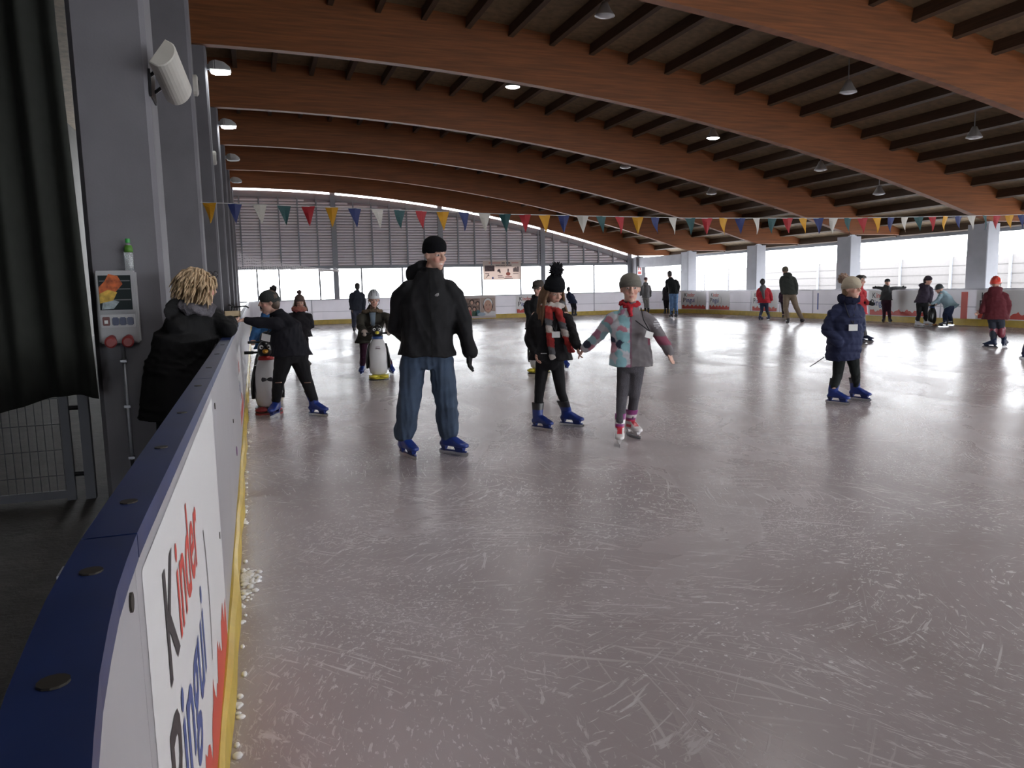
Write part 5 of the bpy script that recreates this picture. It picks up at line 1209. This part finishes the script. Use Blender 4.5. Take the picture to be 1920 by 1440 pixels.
# ------------------------------------------------------------------ curtain and gate left of the column
e = empty('dark_curtain', (-2.6, 6.2, .7), 'heavy dark curtain hanging over the mesh gate beside the socket box column', 'curtain')
m = MB(); nx = 90; rings = []
for zz in (0, .3, .7, 1.2, 1.8, 2.6, 3.4, 4.2):
    fr = []
    for i in range(nx+1):
        t = i/nx; x = t*1.5*(1-.04*min(1, zz/2.6)); y = .05*math.sin(t*43)*(1-.1*zz/4)+.03*math.sin(t*17+1+zz*.25)
        fr.append((x, y, zz+(.05*math.sin(t*9) if zz == 0 else 0)))
    rings.append(fr+[(x, y+.012, z) for x, y, z in reversed(fr)])
m.loft(rings); m.build('cloth', mat('dark_curtain_cloth', (.016, .018, .015), .95, noise_amt=.15), e, True)
m = MB(); m.tube([(-.6, .02, 4.2), (1.75, .02, 4.2)], .02, 8); m.build('rod', M_STEEL, e)
M_GATE = mat('dark_gate_paint', (.10, .105, .125), .55)
e = empty('mesh_gate', (-2.4, 6.62, -.115), 'grey framed wire mesh gate beneath the dark curtain', 'gate')
for nm, a in (('gate_stile', (.94, 1.0)), ('gate_stile', (-.02, .04))): bx(nm, a[0], a[1], 0, 1.28, -.02, .02, M_GATE, e)
for z in (.02, 1.22): bx('gate_rail', .04, .94, z, z+.06, -.02, .02, M_GATE, e)
m = MB()
for i in range(17): m.tube([(.05+.055*i, 0, .06), (.05+.055*i, 0, 1.24)], .0028, 5)
for z in (.2, .4, .6, .8, 1.0): m.tube([(.04, .004, z), (.94, .004, z)], .0028, 5)
tag(m.build('wire_mesh', M_GATE, e), kind='stuff')
for z in (.2, .72):
    m = MB(); m.tube([(1.0, 0, z), (1.09, 0, z)], .018, 8); m.build('hinge', M_BLACKP, e)
bx('hinge_post', 1.07, 1.14, 0, 1.3, -.03, .03, M_GATE, e)

# ------------------------------------------------------------------ small things at the rail
e = empty('cardboard_tray', (-.225, 6.48, 1.265), 'small cream cardboard tray held above the blue rail', 'tray')
bx('tray_base', 0, .12, 0, .012, -.05, .09, mat('cream_card', (.5, .4, .26), .8), e)
for nm, a in (('tray_side', (0, .006, -.05, .09)), ('tray_side', (.114, .12, -.05, .09)), ('tray_side', (0, .12, -.05, -.044)), ('tray_side', (0, .12, .084, .09))):
    m = MB(); m.box(a[0], a[1], a[2], a[3], 0, .05); m.build(nm, mat('cream_card', (.5, .4, .26)), e)
e = empty('skate_rack_hook', (-.22, 8.2, 1.125), 'dark metal bracket standing on the blue rail', 'bracket')
m = MB(); m.tube([(0, 0, .0), (0, 0, .13), (.02, .0, .2), (-.02, 0, .22)], .009, 8); m.tube([(0, 0, .19), (.14, 0, .2), (.17, 0, .18)], .008, 8); m.build('rod', M_BLACKP, e); bx('foot', -.025, .025, -.003, .012, -.04, .04, M_BLACKP, e)
e = empty('exit_sign', (21.2, 40.29, 2.02), 'small white sign with red print on the corner column', 'sign')
bx('plate', 0, .3, 0, .5, -.01, .015, M_WHITE, e); bx('red_bar', .07, .12, .28, .44, -.014, -.009, M_RED, e); bx('red_bar', .18, .23, .28, .44, -.014, -.009, M_RED, e); bx('red_field', .05, .25, .05, .2, -.014, -.009, M_RED, e)

# ------------------------------------------------------------------ safety net sagging in front of the gable
e = empty('safety_net', (-.6, 38.7, 0), 'white safety net sagging below the louvred gable by the tall columns', 'net')
m = MB(); NX, NZ = 44, 9
def netp(i, k):
    t = i/NX; top = 3.45-.95*math.sqrt(t); bot = 2.36+.08*math.sin(t*9); z = bot+(top-bot)*k/NZ; return V((.06+t*4.6, .12*math.sin(t*6+k*.4), z))
for i in range(NX+1): m.tube([netp(i, k) for k in range(NZ+1)], .009, 4)
for k in range(NZ+1): m.tube([netp(i, k) for i in range(NX+1)], .009, 4)
o = m.build('netting', mat('white_net_cord', (.75, .73, .75), .8), e); tag(o, kind='stuff')
for t_ in (0, NX): 
    m = MB(); p0 = netp(t_, NZ); m.tube([p0, p0+V((.0, 2.24 if t_ == 0 else 2.15, .2))], .008, 5); m.build('stay', M_STEEL, e)

# ------------------------------------------------------------------ scraped snow along the kick strip
m = MB(); rg = random.Random(21)
for i in range(150):
    y = rg.choice((rg.gauss(3.9, .12), rg.gauss(4.05, .05), rg.uniform(2.4, 8.5))); x = XL+.035+abs(rg.gauss(0, .035 if abs(y-3.95) < .25 else .012)); r_ = rg.uniform(.006, .016)
    m.sphere((x, y, r_*.25), (r_*rg.uniform(.8, 1.6), r_*rg.uniform(.8, 2), r_*.6), 7, 5)
o = m.build('scraped_snow', mat('scraped_snow', (.78, .78, .8), .8), None, True); tag(o, 'crumbs of scraped snow lying along the yellow kick strip', 'snow', kind='stuff')
